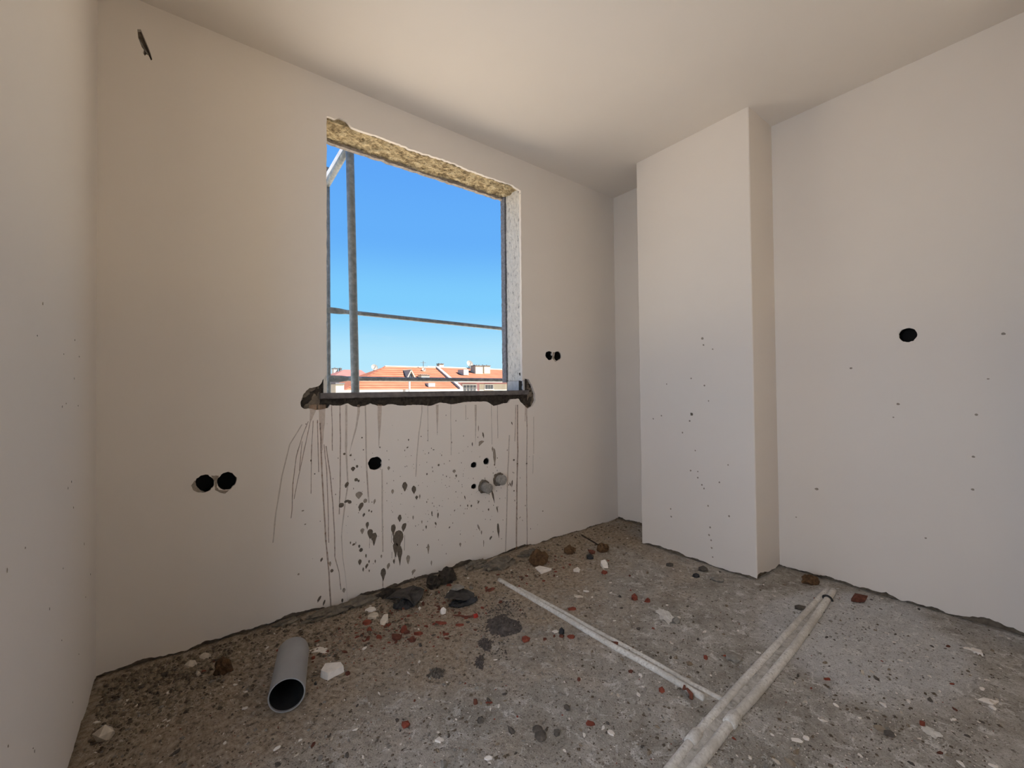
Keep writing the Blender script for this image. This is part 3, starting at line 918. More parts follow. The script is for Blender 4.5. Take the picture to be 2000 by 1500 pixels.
for zpts, w in (([(400, 100), (403, 260), (408, 440)], 7), ([(418, 120), (424, 300), (436, 560), (455, 880), (474, 1090), (488, 1330)], 12), ([(442, 260), (460, 420), (470, 700), (474, 900)], 7),
                ([(455, 270), (482, 450), (500, 640), (512, 860), (513, 990)], 9), ([(513, 990), (540, 1090), (553, 1205)], 7), ([(340, 110), (300, 210), (262, 340), (240, 520), (236, 660), (228, 740)], 7),
                ([(352, 115), (318, 280), (270, 500), (248, 615)], 6), ([(372, 105), (362, 300), (358, 580)], 6), ([(300, 240), (282, 430)], 5), ([(547, 40), (550, 250), (548, 500), (542, 715)], 9),
                ([(493, 35), (496, 150), (497, 300)], 7), ([(1762, 30), (1764, 160), (1762, 520), (1764, 760), (1766, 940)], 8), ([(1702, 40), (1704, 300), (1698, 560), (1696, 945)], 14),
                ([(1690, 60), (1685, 240)], 6), ([(1572, 40), (1574, 220)], 5), ([(1754, 30), (1752, 110)], 7), ([(885, 840), (881, 900)], 5), ([(885, 960), (884, 1000)], 5), ([(905, 960), (904, 1010)], 5), ([(936, 1000), (936, 1048)], 5),
                ([(968, 850), (966, 950)], 5), ([(740, 870), (738, 935)], 4), ([(752, 870), (750, 900)], 4), ([(825, 1120), (826, 1190)], 9)):
    run(zpts, w, M['drip'])
for zpts, w in (([(430, 40), (432, 300)], 64), ([(370, 45), (352, 120)], 70), ([(588, 40), (586, 300), (598, 520), (570, 720), (556, 860), (566, 1000), (585, 1150), (600, 1290)], 20), ([(668, 50), (652, 150), (625, 250), (605, 330)], 24), ([(712, 50), (720, 400), (735, 640)], 12),
                ([(805, 60), (800, 280)], 40), ([(820, 420), (826, 960)], 12), ([(1080, 50), (1062, 180), (1048, 330), (1040, 470)], 9), ([(1118, 50), (1120, 240)], 6), ([(1268, 60), (1270, 330)], 6), ([(1532, 60), (1536, 260)], 6),
                ([(1650, 200), (1640, 420), (1625, 960)], 12), ([(1806, 80), (1808, 320)], 6), ([(1804, 330), (1802, 450)], 5), ([(300, 130), (220, 260), (170, 460), (130, 700), (110, 900)], 10), ([(1180, 60), (1180, 200)], 30), ([(1365, 40), (1366, 100)], 7), ([(1430, 50), (1430, 260)], 24), ([(720, 430), (730, 600)], 8)):
    run(zpts, w, M['drip_pale'], "faint_drip_run")
# fine specks nobody could count
bm = bmesh.new()
random.seed(21)
for i in range(240):
    u = random.gauss(830, 110) if i % 3 else random.gauss(925, 70)
    v = random.gauss(960, 70)
    if not (560 < u < 1060 and 810 < v < 1120 - (u - 700) * 0.2): continue
    a, b = wallp(u, v)
    if b < 0.05: continue
    r = rnd(0.35, 0.95) * pxr(u, v)
    q = circle(a, b, r * 0.8, r * rnd(1.0, 2.2), 6, 0.5, i)
    add_poly_prism(bm, [(x, -0.0009, z) for x, z in q], [(x, 0.001, z) for x, z in q])
o = obj("splash_specks", bm, M['splat'], wall_front)
o["kind"] = "stuff"
bm = bmesh.new()
for i in range(26):                            # few flecks on the left wall
    y_, z_ = rnd(-1.05, -0.05), rnd(0.1, 1.3)
    q = circle(y_, z_, rnd(0.0008, 0.002), rnd(0.0012, 0.005), 6, 0.4, i)
    add_poly_prism(bm, [(XL + 0.0009, a, b) for a, b in q], [(XL - 0.001, a, b) for a, b in q])
o = obj("wall_flecks", bm, M['splat_pale'], wall_left)
o["kind"] = "stuff"
bm = bmesh.new()
for (u, v, r) in ((1754, 789, 2.2), (1907, 810, 2.2), (1901, 892, 2.0), (1595, 955, 2.6), (1900, 956, 2.2), (1960, 652, 2.4), (1662, 719, 2.0), (1745, 815, 1.2), (1808, 1051, 1.5), (1555, 1010, 1.2), (1930, 740, 1.5)):
    c3 = on(u, v, 0, XR)
    q = circle(c3.y, c3.z, r * px(c3) * 1.2, r * px(c3), 8, 0.4, u)
    add_poly_prism(bm, [(XR - 0.0009, a, b) for a, b in q], [(XR + 0.001, a, b) for a, b in q])
o = obj("wall_flecks", bm, M['splat_pale'], wall_right)
o["kind"] = "stuff"

# ------------------------------------------------------------------ capped drain stubs below the window
def stub(u, v, r, out, label, tilt):
    a, b = wallp(u, v)
    R_ = r * pxr(u, v)
    t_ = empty("drain_pipe_stub", (a, 0, b))
    bm = bmesh.new()
    d = Vector((tilt[0], -1, tilt[1])).normalized()
    add_tube(bm, [Vector((0, 0.02, 0)), d * (out * 0.55), d * out], [R_ * 1.02, R_ * 1.02, R_], 24)
    obj("pipe", bm, M['pvc_grey_dusty'], t_, True)
    bm = bmesh.new()
    add_tube(bm, [d * (out * 0.9), d * (out + 0.004), d * (out + 0.006)], [R_ * 1.10, R_ * 1.10, R_ * 0.95], 24)
    add_tube(bm, [d * (out + 0.005), d * (out + 0.0075)], [R_ * 0.72, R_ * 0.66], 20)
    obj("cap", bm, M['pvc_grey_dusty'], t_)
    bm = bmesh.new()                           # crumbly mortar collar, its dark tone also standing for the cap's shadow
    n = 26
    rings = []
    for (k, y_) in ((1.55, 0.002), (1.35, -0.006), (1.05, -0.009)):
        rings.append([bm.verts.new((math.cos(2 * math.pi * i / n) * R_ * k * (1 + 0.2 * n3(i * 0.9, k, u)), y_, math.sin(2 * math.pi * i / n) * R_ * k * (1 + 0.2 * n3(i * 0.9, k + 3, u)))) for i in range(n)])
    for A, B in zip(rings, rings[1:]):
        for i in range(n): bm.faces.new((A[i], A[(i + 1) % n], B[(i + 1) % n], B[i]))
    obj("shaded_mortar_collar", bm, M['splat'], t_)
    tag(t_, label, "pipe", "capped drain stubs under the window")
M['pvc_grey_dusty'] = simple("dusty_grey_plastic", (0.30, 0.285, 0.265), 0.8, 0.3, 70.0, 0.2)
stub(945, 950, 9.0, 0.046, "lower left capped grey drain stub in the splashed wall", (0.10, -0.15))
stub(974, 936, 9.0, 0.044, "upper right capped grey drain stub in the splashed wall", (-0.05, 0.05))

# ------------------------------------------------------------------ scaffold outside the window
def on_x(u, v, x): return on(u, v, 0, x)
YI, YO = 0.42, 1.10
pi_ = on(690, 760, 1, YI)
po_ = on(640.5, 760, 1, YO)
XSI, XSO = pi_.x, po_.x
sc = empty("scaffold", (XSI, YI, -2.0))
def spart(name, bm, mat, smooth=True):
    o = obj(name, bm, mat, None, smooth)
    o.parent = sc
    o.matrix_parent_inverse = Matrix.Translation((-XSI, -YI, 2.0))
    return o
ti_, bi_ = on(683, 285, 1, YI), on(694, 765, 1, YI)
dxi = (ti_.x - bi_.x) / (ti_.z - bi_.z)
bm = bmesh.new()
add_tube(bm, [(bi_.x + dxi * (z - bi_.z), YI, z) for z in (-9.0, 1.0, 2.0, 2.75)], 0.0245, 18)
spart("inner_post", bm, M['steel'])
bm = bmesh.new()
add_tube(bm, [(XSO, YO, z) for z in (-9.0, 1.0, 2.75)], 0.0205, 18)
spart("outer_post", bm, M['steel'])
bm = bmesh.new()
a_, b_ = on_x(676, 281, (XSI + XSO) / 2), on_x(634, 352, (XSI + XSO) / 2)
bm_d = (b_ - a_).normalized()
e0, e1 = Vector((XSI + 0.0, YI, a_.z)), Vector((XSO, YO, b_.z))
def flat_bar(bm, p, q, w, t_):
    d = (q - p).normalized()
    s = d.cross(Vector((1, 0, 0))).normalized()
    n_ = d.cross(s).normalized()
    add_poly_prism(bm, [p + s * w + n_ * t_, p - s * w + n_ * t_, p - s * w - n_ * t_, p + s * w - n_ * t_], [q + s * w + n_ * t_, q - s * w + n_ * t_, q - s * w - n_ * t_, q + s * w - n_ * t_])
flat_bar(bm, a_ - bm_d * 0.05, b_ + bm_d * 0.25, 0.019, 0.008)
spart("corner_brace", bm, M['white_steel'], False)
bm = bmesh.new()
add_tube(bm, [(XSI, YI, 2.62), (XSO, YO, 2.62)], 0.0205, 14)
spart("top_bar", bm, M['steel'])
tag(sc, "galvanised steel scaffold with two rails standing just outside the window", "scaffold")
def rail(u0, v0, u1, v1, r, label):
    p, q = on(u0, v0, 1, YO - 0.035), on(u1, v1, 1, YO - 0.035)
    d = (q - p).normalized()
    p2 = p - d * 0.03
    bm = bmesh.new()
    add_tube(bm, [d * 0.14, d * 0.17, q - p2, q - p2 + d * 2.0], r, 16)
    rt = obj("rail", bm, M['steel'], sc, True)
    rt.location = p2 - Vector((XSI, YI, -2.0))
    bm = bmesh.new()                           # hammered flat end bolted to the post
    pts_ = [Vector((0, 0, 0)), d * 0.02, d * 0.09, d * 0.141]
    prev = None
    for p_, hw, hd in zip(pts_, (r * 1.25, r * 1.4, r * 1.35, r), (0.004, 0.004, 0.006, r)):
        ring = [bm.verts.new(p_ + Vector((0, hd * math.cos(2 * math.pi * k / 12), hw * math.sin(2 * math.pi * k / 12)))) for k in range(12)]
        if prev:
            for k in range(12): bm.faces.new((prev[k], prev[(k + 1) % 12], ring[(k + 1) % 12], ring[k]))
        else: bm.faces.new(ring)
        prev = ring
    bm.faces.new(prev)
    obj("flattened_end", bm, M['steel'], rt)
    bm = bmesh.new()
    add_tube(bm, [d * 0.03 + Vector((0, -0.012, 0)), d * 0.03 + Vector((0, 0.03, 0))], 0.007, 6)
    obj("bolt", bm, M['steel'], rt)
    rt["label"] = label
rail(646, 606, 985, 642.5, 0.0165, "upper galvanised scaffold rail crossing the middle of the window")
rail(650, 739.5, 985, 742.5, 0.0175, "lower galvanised scaffold rail crossing just above the sill")

# ------------------------------------------------------------------ pipes laid in the floor
def floor_path(pts, lift):
    out = []
    for (a, b) in zip(pts, pts[1:]):
        for i in range(8):
            f = i / 8
            p_ = fl(a[0] + (b[0] - a[0]) * f, a[1] + (b[1] - a[1]) * f)
            out.append(Vector((p_.x, p_.y, floor_h(p_.x, p_.y) + lift)))
    p_ = fl(*pts[-1])
    out.append(Vector((p_.x, p_.y, floor_h(p_.x, p_.y) + lift)))
    return out

def conduit(pts_px, r, lift, label, couplings=(), straight=True):
    P = floor_path(pts_px, lift)
    if straight:                               # take out the hand-read wobble
        A, B = P[0], P[-1]
        P = [A.lerp(B, i / (len(P) - 1)) * 0.35 + p_ * 0.65 for i, p_ in enumerate(P)]
    for q in P:
        q.z = lift
    base = P[0].copy()
    t_ = empty("conduit_pipe", base)
    bm = bmesh.new()
    add_tube(bm, [q - base for q in P], [r * (1 + 0.025 * n3(q.x * 5, q.y * 5, r)) for q in P], 14)
    obj("pipe", bm, M['conduit'], t_, True)
    for f in couplings:
        i = int(f * (len(P) - 2))
        d = (P[i + 1] - P[i]).normalized()
        bm = bmesh.new()
        c_ = P[i] - base
        add_tube(bm, [c_ - d * 0.030, c_ - d * 0.026, c_ + d * 0.026, c_ + d * 0.030], [r * 1.05, r * 1.32, r * 1.32, r * 1.05], 14)
        obj("coupling", bm, M['conduit'], t_, True)
    tag(t_, label, "pipe", "white conduit pipes bedded in the floor")
    return P

PA = conduit([(975, 1134), (1037, 1170), (1107, 1211), (1195, 1264), (1300, 1320), (1376, 1367)], 0.0130, 0.003, "white conduit pipe running from the window wall, nearer of that pair")
PB = conduit([(1013, 1149), (1055, 1171), (1107, 1198), (1146, 1222), (1240, 1272), (1300, 1305), (1360, 1342), (1410, 1366)], 0.0110, -0.0035, "white conduit pipe running from the window wall, farther and half buried one")
PC = conduit([(1618, 1151), (1586, 1183), (1529, 1246), (1467, 1313), (1418, 1364), (1396, 1389), (1347, 1446), (1290, 1524), (1230, 1600)], 0.0145, 0.001, "white floor pipe running to the right wall, left one of that pair", (0.78,))
PD = conduit([(1628, 1155), (1608, 1186), (1586, 1221), (1546, 1279), (1497, 1340), (1453, 1391), (1418, 1424), (1386, 1468), (1340, 1524), (1290, 1590)], 0.0155, 0.003, "white floor pipe running to the right wall, right one with the coupling", (0.70,))
# mortar packed between each pair
def packing(P, Q, label, w0=0.2, hh=0.012):
    bm = bmesh.new()
    prev = None
    n = 60
    base = P[0].copy()
    for i in range(n + 1):
        f = i / n
        a = P[min(len(P) - 1, int(f * (len(P) - 1)))].lerp(P[min(len(P) - 1, int(f * (len(P) - 1)) + 1)], f * (len(P) - 1) % 1)
        b = Q[min(len(Q) - 1, int(f * (len(Q) - 1)))].lerp(Q[min(len(Q) - 1, int(f * (len(Q) - 1)) + 1)], f * (len(Q) - 1) % 1)
        ring = []
        for k in range(9):
            t_ = k / 8
            p_ = a.lerp(b, -0.08 + 1.16 * t_)
            z = floor_h(p_.x, p_.y) + hh * (1 - (2 * t_ - 1) ** 4) * (0.75 + 0.35 * n3(p_.x * 30, p_.y * 30, 3.0)) - 0.002
            ring.append(bm.verts.new(Vector((p_.x, p_.y, z)) - base))
        if prev:
            for k in range(8): bm.faces.new((prev[k], prev[k + 1], ring[k + 1], ring[k]))
        prev = ring
    ret = bmesh.ops.extrude_face_region(bm, geom=bm.faces[:], use_keep_orig=True)
    bmesh.ops.translate(bm, verts=[g for g in ret['geom'] if isinstance(g, bmesh.types.BMVert)], vec=(0, 0, -0.02))
    o = obj("mortar_packing", bm, M['pipe_mortar'], None, True)
    o.location = base
    o.parent = floor
    o["label"] = label
packing(PC, PD, "strip of grey mortar packed between the two pipes running to the right wall", hh=0.0125)
packing(PA, PB, "thin mortar strip between the pair of pipes from the window wall", hh=0.0035)

# ------------------------------------------------------------------ rubble
def rock_mesh(name, seed, sx, sy, sz, sub=2, amp=0.35, freq=1.6, mat=None, flat=0.0):
    bm = bmesh.new()
    bmesh.ops.create_icosphere(bm, subdivisions=sub, radius=1.0)
    for q in bm.verts:
        d = q.co.normalized()
        k = 1 + amp * n3(d.x * freq + seed, d.y * freq, d.z * freq) + amp * 0.5 * n3(d.x * freq * 2.6, d.y * freq * 2.6 + seed, d.z * freq * 2.6)
        q.co = d * k
        if q.co.z < -0.55: q.co.z = -0.55
        if flat and q.co.z > flat: q.co.z = flat + (q.co.z - flat) * 0.2
        q.co = Vector((q.co.x * sx, q.co.y * sy, (q.co.z + 0.55) * sz))
    me = bpy.data.meshes.new(name)
    bm.to_mesh(me); bm.free()
    if mat: me.materials.append(mat)
    return me

def shard_mesh(name, seed, sx, sy, th, mat=None, n=None, tilt=0.0):
    r_ = random.Random(int(seed * 131) + 5)
    n = n or r_.choice((4, 5, 6))
    ang = sorted(2 * math.pi * (i + r_.uniform(-0.3, 0.3)) / n for i in range(n))
    ring = [(math.cos(a) * sx * r_.uniform(0.75, 1.1), math.sin(a) * sy * r_.uniform(0.7, 1.1)) for a in ang]
    bm = bmesh.new()
    lo = [(x * 1.06, y * 1.06, 0.0) for x, y in ring]
    hi = [(x, y, th * r_.uniform(0.8, 1.2) + tilt * y) for x, y in ring]
    add_poly_prism(bm, lo, hi)
    bmesh.ops.recalc_face_normals(bm, faces=bm.faces[:])
    bmesh.ops.triangulate(bm, faces=[f for f in bm.faces if len(f.verts) > 4])
    me = bpy.data.meshes.new(name)
    bm.to_mesh(me); bm.free()
    if mat: me.materials.append(mat)
    return me

CAMRZ = -YAW                                   # things are turned so their local x runs across the picture
def place(name, me, u, v, label, cat, group=None, rz=0.0, sink=0.0, dz=0.0, rx=0.0):
    p_ = fl(u, v)
    o = bpy.data.objects.new(name, me)
    o.location = (p_.x, p_.y, floor_h(p_.x, p_.y) - sink + dz)
    o.rotation_euler = (rx, 0, CAMRZ + rz)
    link(o)
    tag(o, label, cat, group)
    return o

def sizes(u, v, w, h):
    p_ = fl(u, v)
    k = px(p_)
    ang = math.atan2(CAM.z, math.hypot(p_.x - CAM.x, p_.y - CAM.y))
    return w * k / 2, h * k, math.sin(ang)

def shard(u, v, w, h, mat, name, label, cat, group=None, th=None, rz=0.0, tilt=0.0, n=None):
    hw, hh, s_ = sizes(u, v, w, h)
    th = th if th is not None else min(hw * 0.5, 0.012)
    dy = max(0.35 * hw, min(2.6 * hw, (hh - th * 0.8) / s_ / 2)) if hh > th else 0.35 * hw
    return place(name, shard_mesh(name, u * 0.37 + v * 0.11, hw, dy, th, M[mat], n, tilt), u, v + h * 0.1, label, cat, group, rz, 0.001)

def rock(u, v, w, h, mat, name, label, cat, group=None, amp=0.55, sub=1, rz=0.0, freq=1.3):
    hw, hh, s_ = sizes(u, v, w, h)
    return place(name, rock_mesh(name, u * 0.013 + v * 0.07, hw, hw * 0.85, max(0.3 * hw, hh * 0.55), sub, amp, freq, M[mat]), u, v + h * 0.25, label, cat, group, rz, 0.002)

# named pieces, largest first
ob = shard(648, 1313, 50, 30, 'white', "plaster_shard", "largest white plaster shard, a thick wedge right of the grey pipe", "plaster", th=0.026, n=5)
rock(205, 1434, 40, 30, 'cream', "plaster_lump", "rounded pale plaster lump at the foot of the left wall", "plaster")
shard(1061, 1112, 32, 17, 'white', "plaster_shard", "white plaster shard in front of the brown earth clod by the window wall", "plaster", th=0.008)
shard(1181, 1106, 15, 20, 'white', "plaster_shard", "small white plaster shard standing near the column", "plaster", th=0.010, tilt=0.6)
shard(1126, 1112, 15, 12, 'white', "plaster_shard", "broken white flake between the clods and the column", "plaster", th=0.005)
shard(622, 1271, 36, 10, 'white', "plaster_strip", "thin white plaster strip behind the big shard", "plaster", th=0.004, rz=0.35)
shard(632, 1274, 18, 8, 'white', "plaster_flake", "white flake touching the thin plaster strip", "plaster", th=0.004)
rock(866, 1194, 13, 15, 'white', "plaster_lump", "small white lump in front of the torn black felt", "plaster")
shard(859, 1446, 17, 13, 'white', "plaster_chip", "square cream chip alone near the bottom edge", "plaster", th=0.006, n=4)
shard(1911, 1274, 20, 13, 'white', "plaster_flake", "curved white flake near the right wall", "plaster", th=0.009)
shard(1893, 1268, 20, 6, 'white', "plaster_sliver", "pointed white sliver left of the curved flake by the right wall", "plaster", th=0.004, rz=-0.4)
shard(1934, 1370, 38, 12, 'white', "plaster_flake", "long white flake at the far right of the floor", "plaster", th=0.004, rz=-0.2)
rock(1940, 1382, 12, 9, 'white', "plaster_lump", "tiny white lump beside the long flake at the far right", "plaster")
shard(1556, 1446, 23, 10, 'white', "plaster_flake", "white leaf-shaped flake right of the pipe coupling", "plaster", th=0.004, rz=-0.3)
shard(1574, 1441, 14, 9, 'white', "plaster_flake", "white flake just right of the leaf-shaped one", "plaster", th=0.004, rz=0.6)
for (u, v, w, h, lab) in ((401, 1281, 21, 13, "pale flat pebble farthest along the left of the window wall"), (371, 1298, 23, 13, "pale oval pebble just below the farthest pale one at the left"), (387, 1317, 12, 10, "round pale pebble left of the brown clod")):
    rock(u, v, w, h, 'cream', "plaster_pebble", lab, "pebble")
shard(729, 1203, 26, 13, 'cream', "plaster_slab", "tan plaster slab on the brick heap under the window", "plaster", th=0.010)
shard(750, 1213, 18, 16, 'cream', "plaster_slab", "tilted tan slab right of the brick heap under the window", "plaster", th=0.012, tilt=0.5)
shard(724, 1191, 20, 11, 'white', "plaster_slab", "cream broken piece at the top of the brick heap", "plaster", th=0.008)
rock(929, 1203, 13, 9, 'red_plastic', "cord_knot", "bright red knot of cord on the floor below the black felt", "cord")
bm = bmesh.new()
pts_ = [fl(u, v) for u, v in ((926, 1206), (918, 1207), (908, 1207), (900, 1205), (890, 1204), (884, 1203))]
add_tube(bm, [(q.x, q.y, floor_h(q.x, q.y) + 0.004) for q in pts_], [0.006, 0.005, 0.006, 0.004, 0.004, 0.002], 8)
tag(obj("frayed_twine", bm, M['brick_dark']), "short frayed red cord trailing left of the red knot", "cord")
BR = [(789, 1229, 15, 15, "upright red brick fragment on top of the brick scatter"), (775, 1244, 26, 11, "wide low red brick fragment in the brick scatter"), (806, 1249, 15, 12, "red brick fragment at the lower right of the brick scatter"),
      (717, 1216, 17, 13, "reddish brick fragment leaning on the tan slab"), (721, 1231, 12, 9, "small brick fragment left of the brick scatter"), (817, 1239, 19, 8, "flat red brick fragment at the right of the brick scatter"),
      (859, 1218, 24, 8, "long dark brick sliver below the white lump"), (897, 1222, 17, 6, "thin dark brick sliver right of the white lump"), (1027, 1248, 23, 10, "long red brick splinter between the dark patch and the pipes"),
      (1064, 1249, 9, 7, "small red brick bit right of the long splinter"), (1097, 1243, 13, 7, "brick bit under the black wedge"), (1116, 1244, 16, 8, "curved brick bit touching the near white pipe"),
      (1118, 1190, 18, 8, "red brick bar lying beyond the near pair of pipes"), (1240, 1168, 15, 13, "left one of two bright red brick bits in front of the column"), (1265, 1173, 13, 10, "right one of two bright red brick bits in front of the column"),
      (929, 1372, 10, 15, "upright red brick bit in the middle of the open floor"), (955, 1374, 16, 7, "flat red brick bit in the middle of the open floor"), (792, 1415, 21, 11, "cluster-like red brick bit in front of the grey pipe"),
      (1131, 1326, 9, 9, "single red brick bit on the bare floor left of the pipes"), (1201, 1256, 15, 8, "brick bit resting between the pair of pipes"), (1232, 1312, 11, 7, "dark red brick bit below the near white pipe"),
      (1293, 1348, 15, 9, "dark brick bit close to the corner where the pipes meet"), (1379, 1283, 10, 11, "red brick bit in the angle between the two pipe runs"), (1546, 1263, 9, 5, "red brick crumb on the mortar between the pipes"),
      (1181, 1119, 13, 8, "brick bit below the small shard near the column"), (1616, 1326, 13, 6, "thin brick bit on the smooth floor right of the pipes")]
for (u, v, w, h, lab) in BR:
    (shard if h < 9 else rock)(u, v, w, h, 'brick' if (u + v) % 3 else 'brick_dark', "brick_fragment", lab, "brick", "red brick fragments")
rock(1676, 1170, 30, 17, 'brick_dark', "brick_fragment", "dark brown brick lump at the foot of the right wall", "brick")
for (u, v, w, h, lab) in ((436, 1305, 30, 32, "brown earth clod left of the grey pipe"), (1053, 1094, 34, 30, "largest brown earth clod by the foot of the window wall"), (1113, 1076, 20, 16, "brown earth clod in the middle of the three by the window wall"),
                          (1178, 1072, 22, 18, "brown earth clod at the end of the cord near the column"), (1582, 1134, 27, 19, "dark brown clod in the corner between column and right wall")):
    rock(u, v, w, h, 'clod', "earth_clod", lab, "clod", "brown earth clods", 0.42, 3, 0, 1.5)
rock(1157, 1079, 17, 9, 'brick_dark', "brick_fragment", "brown brick piece between the earth clods near the column", "brick")
rock(1153, 1088, 18, 12, 'tar', "tar_lump", "blue black lump in front of the earth clods near the column", "rubble", amp=0.3)
bm = bmesh.new()
pts_ = [fl(u, v) for u, v in ((1136, 1046), (1146, 1052), (1158, 1059), (1170, 1067))]
add_tube(bm, [(q.x, min(q.y, -0.012), floor_h(q.x, q.y) + 0.006) for q in pts_], 0.0045, 8)
tag(obj("cord", bm, M['rope']), "dark stiff cord running from the window wall to a clod", "cord")
for (u, v, w, h, mat, nm, lab) in ((1374, 1112, 22, 11, 'dark_chip', "cement_crumb", "dark cement crumb against the foot of the column"), (1360, 1124, 15, 9, 'tar', "tar_crumb", "black crumb in front of the column"),
                                   (1402, 1132, 26, 8, 'grey_chip', "cement_flake", "grey flake lying along the foot of the column"), (1436, 1284, 34, 12, 'grey_chip', "cement_flake", "flat grey flake in the angle of the pipe runs"),
                                   (1322, 1212, 20, 12, 'grey_chip', "stone", "grey stone beside the white smear before the column"), (1562, 1186, 22, 9, 'dark_chip', "cement_crumb", "dark crumb left of the pipes' far end"),
                                   (1308, 1103, 15, 8, 'dark_chip', "cement_crumb", "dark crumb under the left edge of the column"), (1738, 1432, 20, 12, 'dark_chip', "cement_crumb", "dark crumb on the smooth floor at lower right"),
                                   (1088, 1431, 14, 15, 'dark_chip', "stone", "dark stone right of the flat dark blobs"),
                                   (939, 1407, 15, 14, 'dark_chip', "stone", "dark round stone in the middle of the near floor"), (932, 1344, 9, 9, 'grey_chip', "stone", "small grey stone above the two red brick bits"),
                                   (1097, 1234, 14, 14, 'tar', "tar_wedge", "black wedge left of the near white pipe"), (894, 1147, 30, 14, 'grey_chip', "cement_shard", "grey triangular shard on top of the right black felt")):
    rock(u, v, w, h, mat, nm, lab, "rubble", None, 0.4) if u != 894 else shard(894, 1158, 28, 12, 'grey_chip', nm, lab, "rubble", None, 0.010).__setattr__('location', on(894, 1149, 2, 0.047))
shard(1085, 1233, 12, 6, 'white', "plaster_flake", "white flake touching the black wedge", "plaster", th=0.003)
for (u, v, w, h, lab) in ((1050, 1427, 22, 12, "upper of two flat dark mortar blobs on the near floor"), (1056, 1438, 24, 20, "lower rounder one of two flat dark mortar blobs")):
    hw, hh, s_ = sizes(u, v, w, h)
    place("mortar_blob", rock_mesh("mortar_blob", u * 0.1, hw, hh / s_ / 2, 0.006, 2, 0.12, 1.2, M['dark_chip']), u, v, lab, "mortar")
# crumbly dark heaps
def mound(name, u, v, w, d_, hz, mat, label, cat, seed):
    hw, hh, s_ = sizes(u, v, w, 10)
    bm = bmesh.new()
    n = 26
    g = [[None] * (n + 1) for _ in range(n + 1)]
    for i in range(n + 1):
        for j in range(n + 1):
            x, y = -1 + 2 * i / n, -1 + 2 * j / n
            r_ = math.hypot(x, y) * (1 + 0.45 * n3(math.cos(math.atan2(y, x)) * 1.7, math.sin(math.atan2(y, x)) * 1.7, seed))
            z = hz * (1.0 - r_ ** 1.5) * (0.55 + 0.9 * abs(n3(x * 4, y * 4, seed + 2)) + 0.5 * n3(x * 9, y * 9, seed + 5)) - 0.004
            g[i][j] = bm.verts.new((x * hw * 1.25, y * d_ * 1.25, max(-0.012, z)))
    for i in range(n):
        for j in range(n):
            bm.faces.new((g[i][j], g[i + 1][j], g[i + 1][j + 1], g[i][j + 1]))
    o = obj(name, bm, M[mat])
    p_ = fl(u, v)
    o.location = (p_.x, p_.y, floor_h(p_.x, p_.y))
    o.rotation_euler = (0, 0, CAMRZ)
    tag(o, label, cat)
M['asphalt'] = simple("crumbly_asphalt", (0.095, 0.082, 0.074), 0.95, 0.6, 60.0, 1.0, bdist=0.01)
mound("asphalt_heap", 980, 1222, 64, 0.085, 0.020, 'asphalt', "crumbly dark heap of asphalt in the middle of the floor", "asphalt", 1.0)
mound("asphalt_heap", 950, 1258, 34, 0.050, 0.012, 'asphalt', "low dark smear of asphalt crumbs below the heap", "asphalt", 4.0)
mound("asphalt_heap", 938, 1291, 26, 0.050, 0.010, 'asphalt', "lowest dark asphalt smear pointing at the camera", "asphalt", 9.0)
mound("mortar_crust", 852, 1316, 32, 0.035, 0.016, 'dark_chip', "dark crumbly mortar crust on the floor right of the big shard", "mortar", 6.0)
# mortar lumps along the foot of the window wall
for (u, v, w, d_, hz, mat, lab) in ((640, 1203, 80, 0.030, 0.020, 'mortar_mid', "long mortar ridge at the wall foot behind the brick heap"), (700, 1182, 64, 0.030, 0.024, 'mortar_mid', "mortar ridge at the wall foot left of the black felt"),
                                    (975, 1106, 64, 0.050, 0.030, 'mortar_mid', "grey mortar mound at the wall foot where the pipes start"), (930, 1108, 44, 0.030, 0.026, 'mortar_mid', "mortar mound at the wall foot right of the dark clods"),
                                    (846, 1147, 26, 0.035, 0.040, 'mortar_dark', "small dark clod at the wall foot between the two felts"), (873, 1136, 36, 0.045, 0.050, 'mortar_dark', "larger dark clod at the wall foot between the two felts"),
                                    (760, 1163, 44, 0.028, 0.022, 'mortar_dark', "dark mortar ridge behind the left black felt"), (1030, 1084, 40, 0.025, 0.018, 'mortar_mid', "mortar crumbs at the wall foot beyond the pipes"), (560, 1218, 50, 0.022, 0.010, 'mortar_mid', "low mortar ridge at the wall foot behind the grey pipe")):
    hw, hh, s_ = sizes(u, v, w, 10)
    p_ = fl(u, v)
    me = rock_mesh("mortar_lump", u * 0.17, hw, d_, hz, 3, 0.5, 2.6, M[mat])
    o = bpy.data.objects.new("mortar_lump", me)
    o.location = (p_.x, min(p_.y, -d_ * 0.75), floor_h(p_.x, -0.03) - 0.003)
    link(o); tag(o, lab, "mortar")
# white smear and flat splash on the floor
for (u, v, w, h, lab) in ((1300, 1203, 30, 26, "white plaster smear in front of the column"), (1818, 1430, 30, 14, "white plaster smear on the smooth floor at lower right")):
    hw, hh, s_ = sizes(u, v, w, h)
    place("plaster_smear", rock_mesh("plaster_smear", u, hw * 0.8, hh / s_ / 2 * 0.8, 0.0025, 3, 0.9, 2.0, M['chalk']), u, v, lab, "plaster")
# sticks
for (u, v, w, rz, mat, lab) in ((957, 1153, 24, 0.5, 'brick_dark', "flat brown splinter beside the start of the pipes"), (1130, 1165, 22, -0.5, 'cream', "tan splinter on the floor beyond the pipes"), (1164, 1367, 10, 0.8, 'white', "")):
    if lab: shard(u, v, w, 7, mat, "splinter", lab, "splinter", th=0.006, rz=rz)
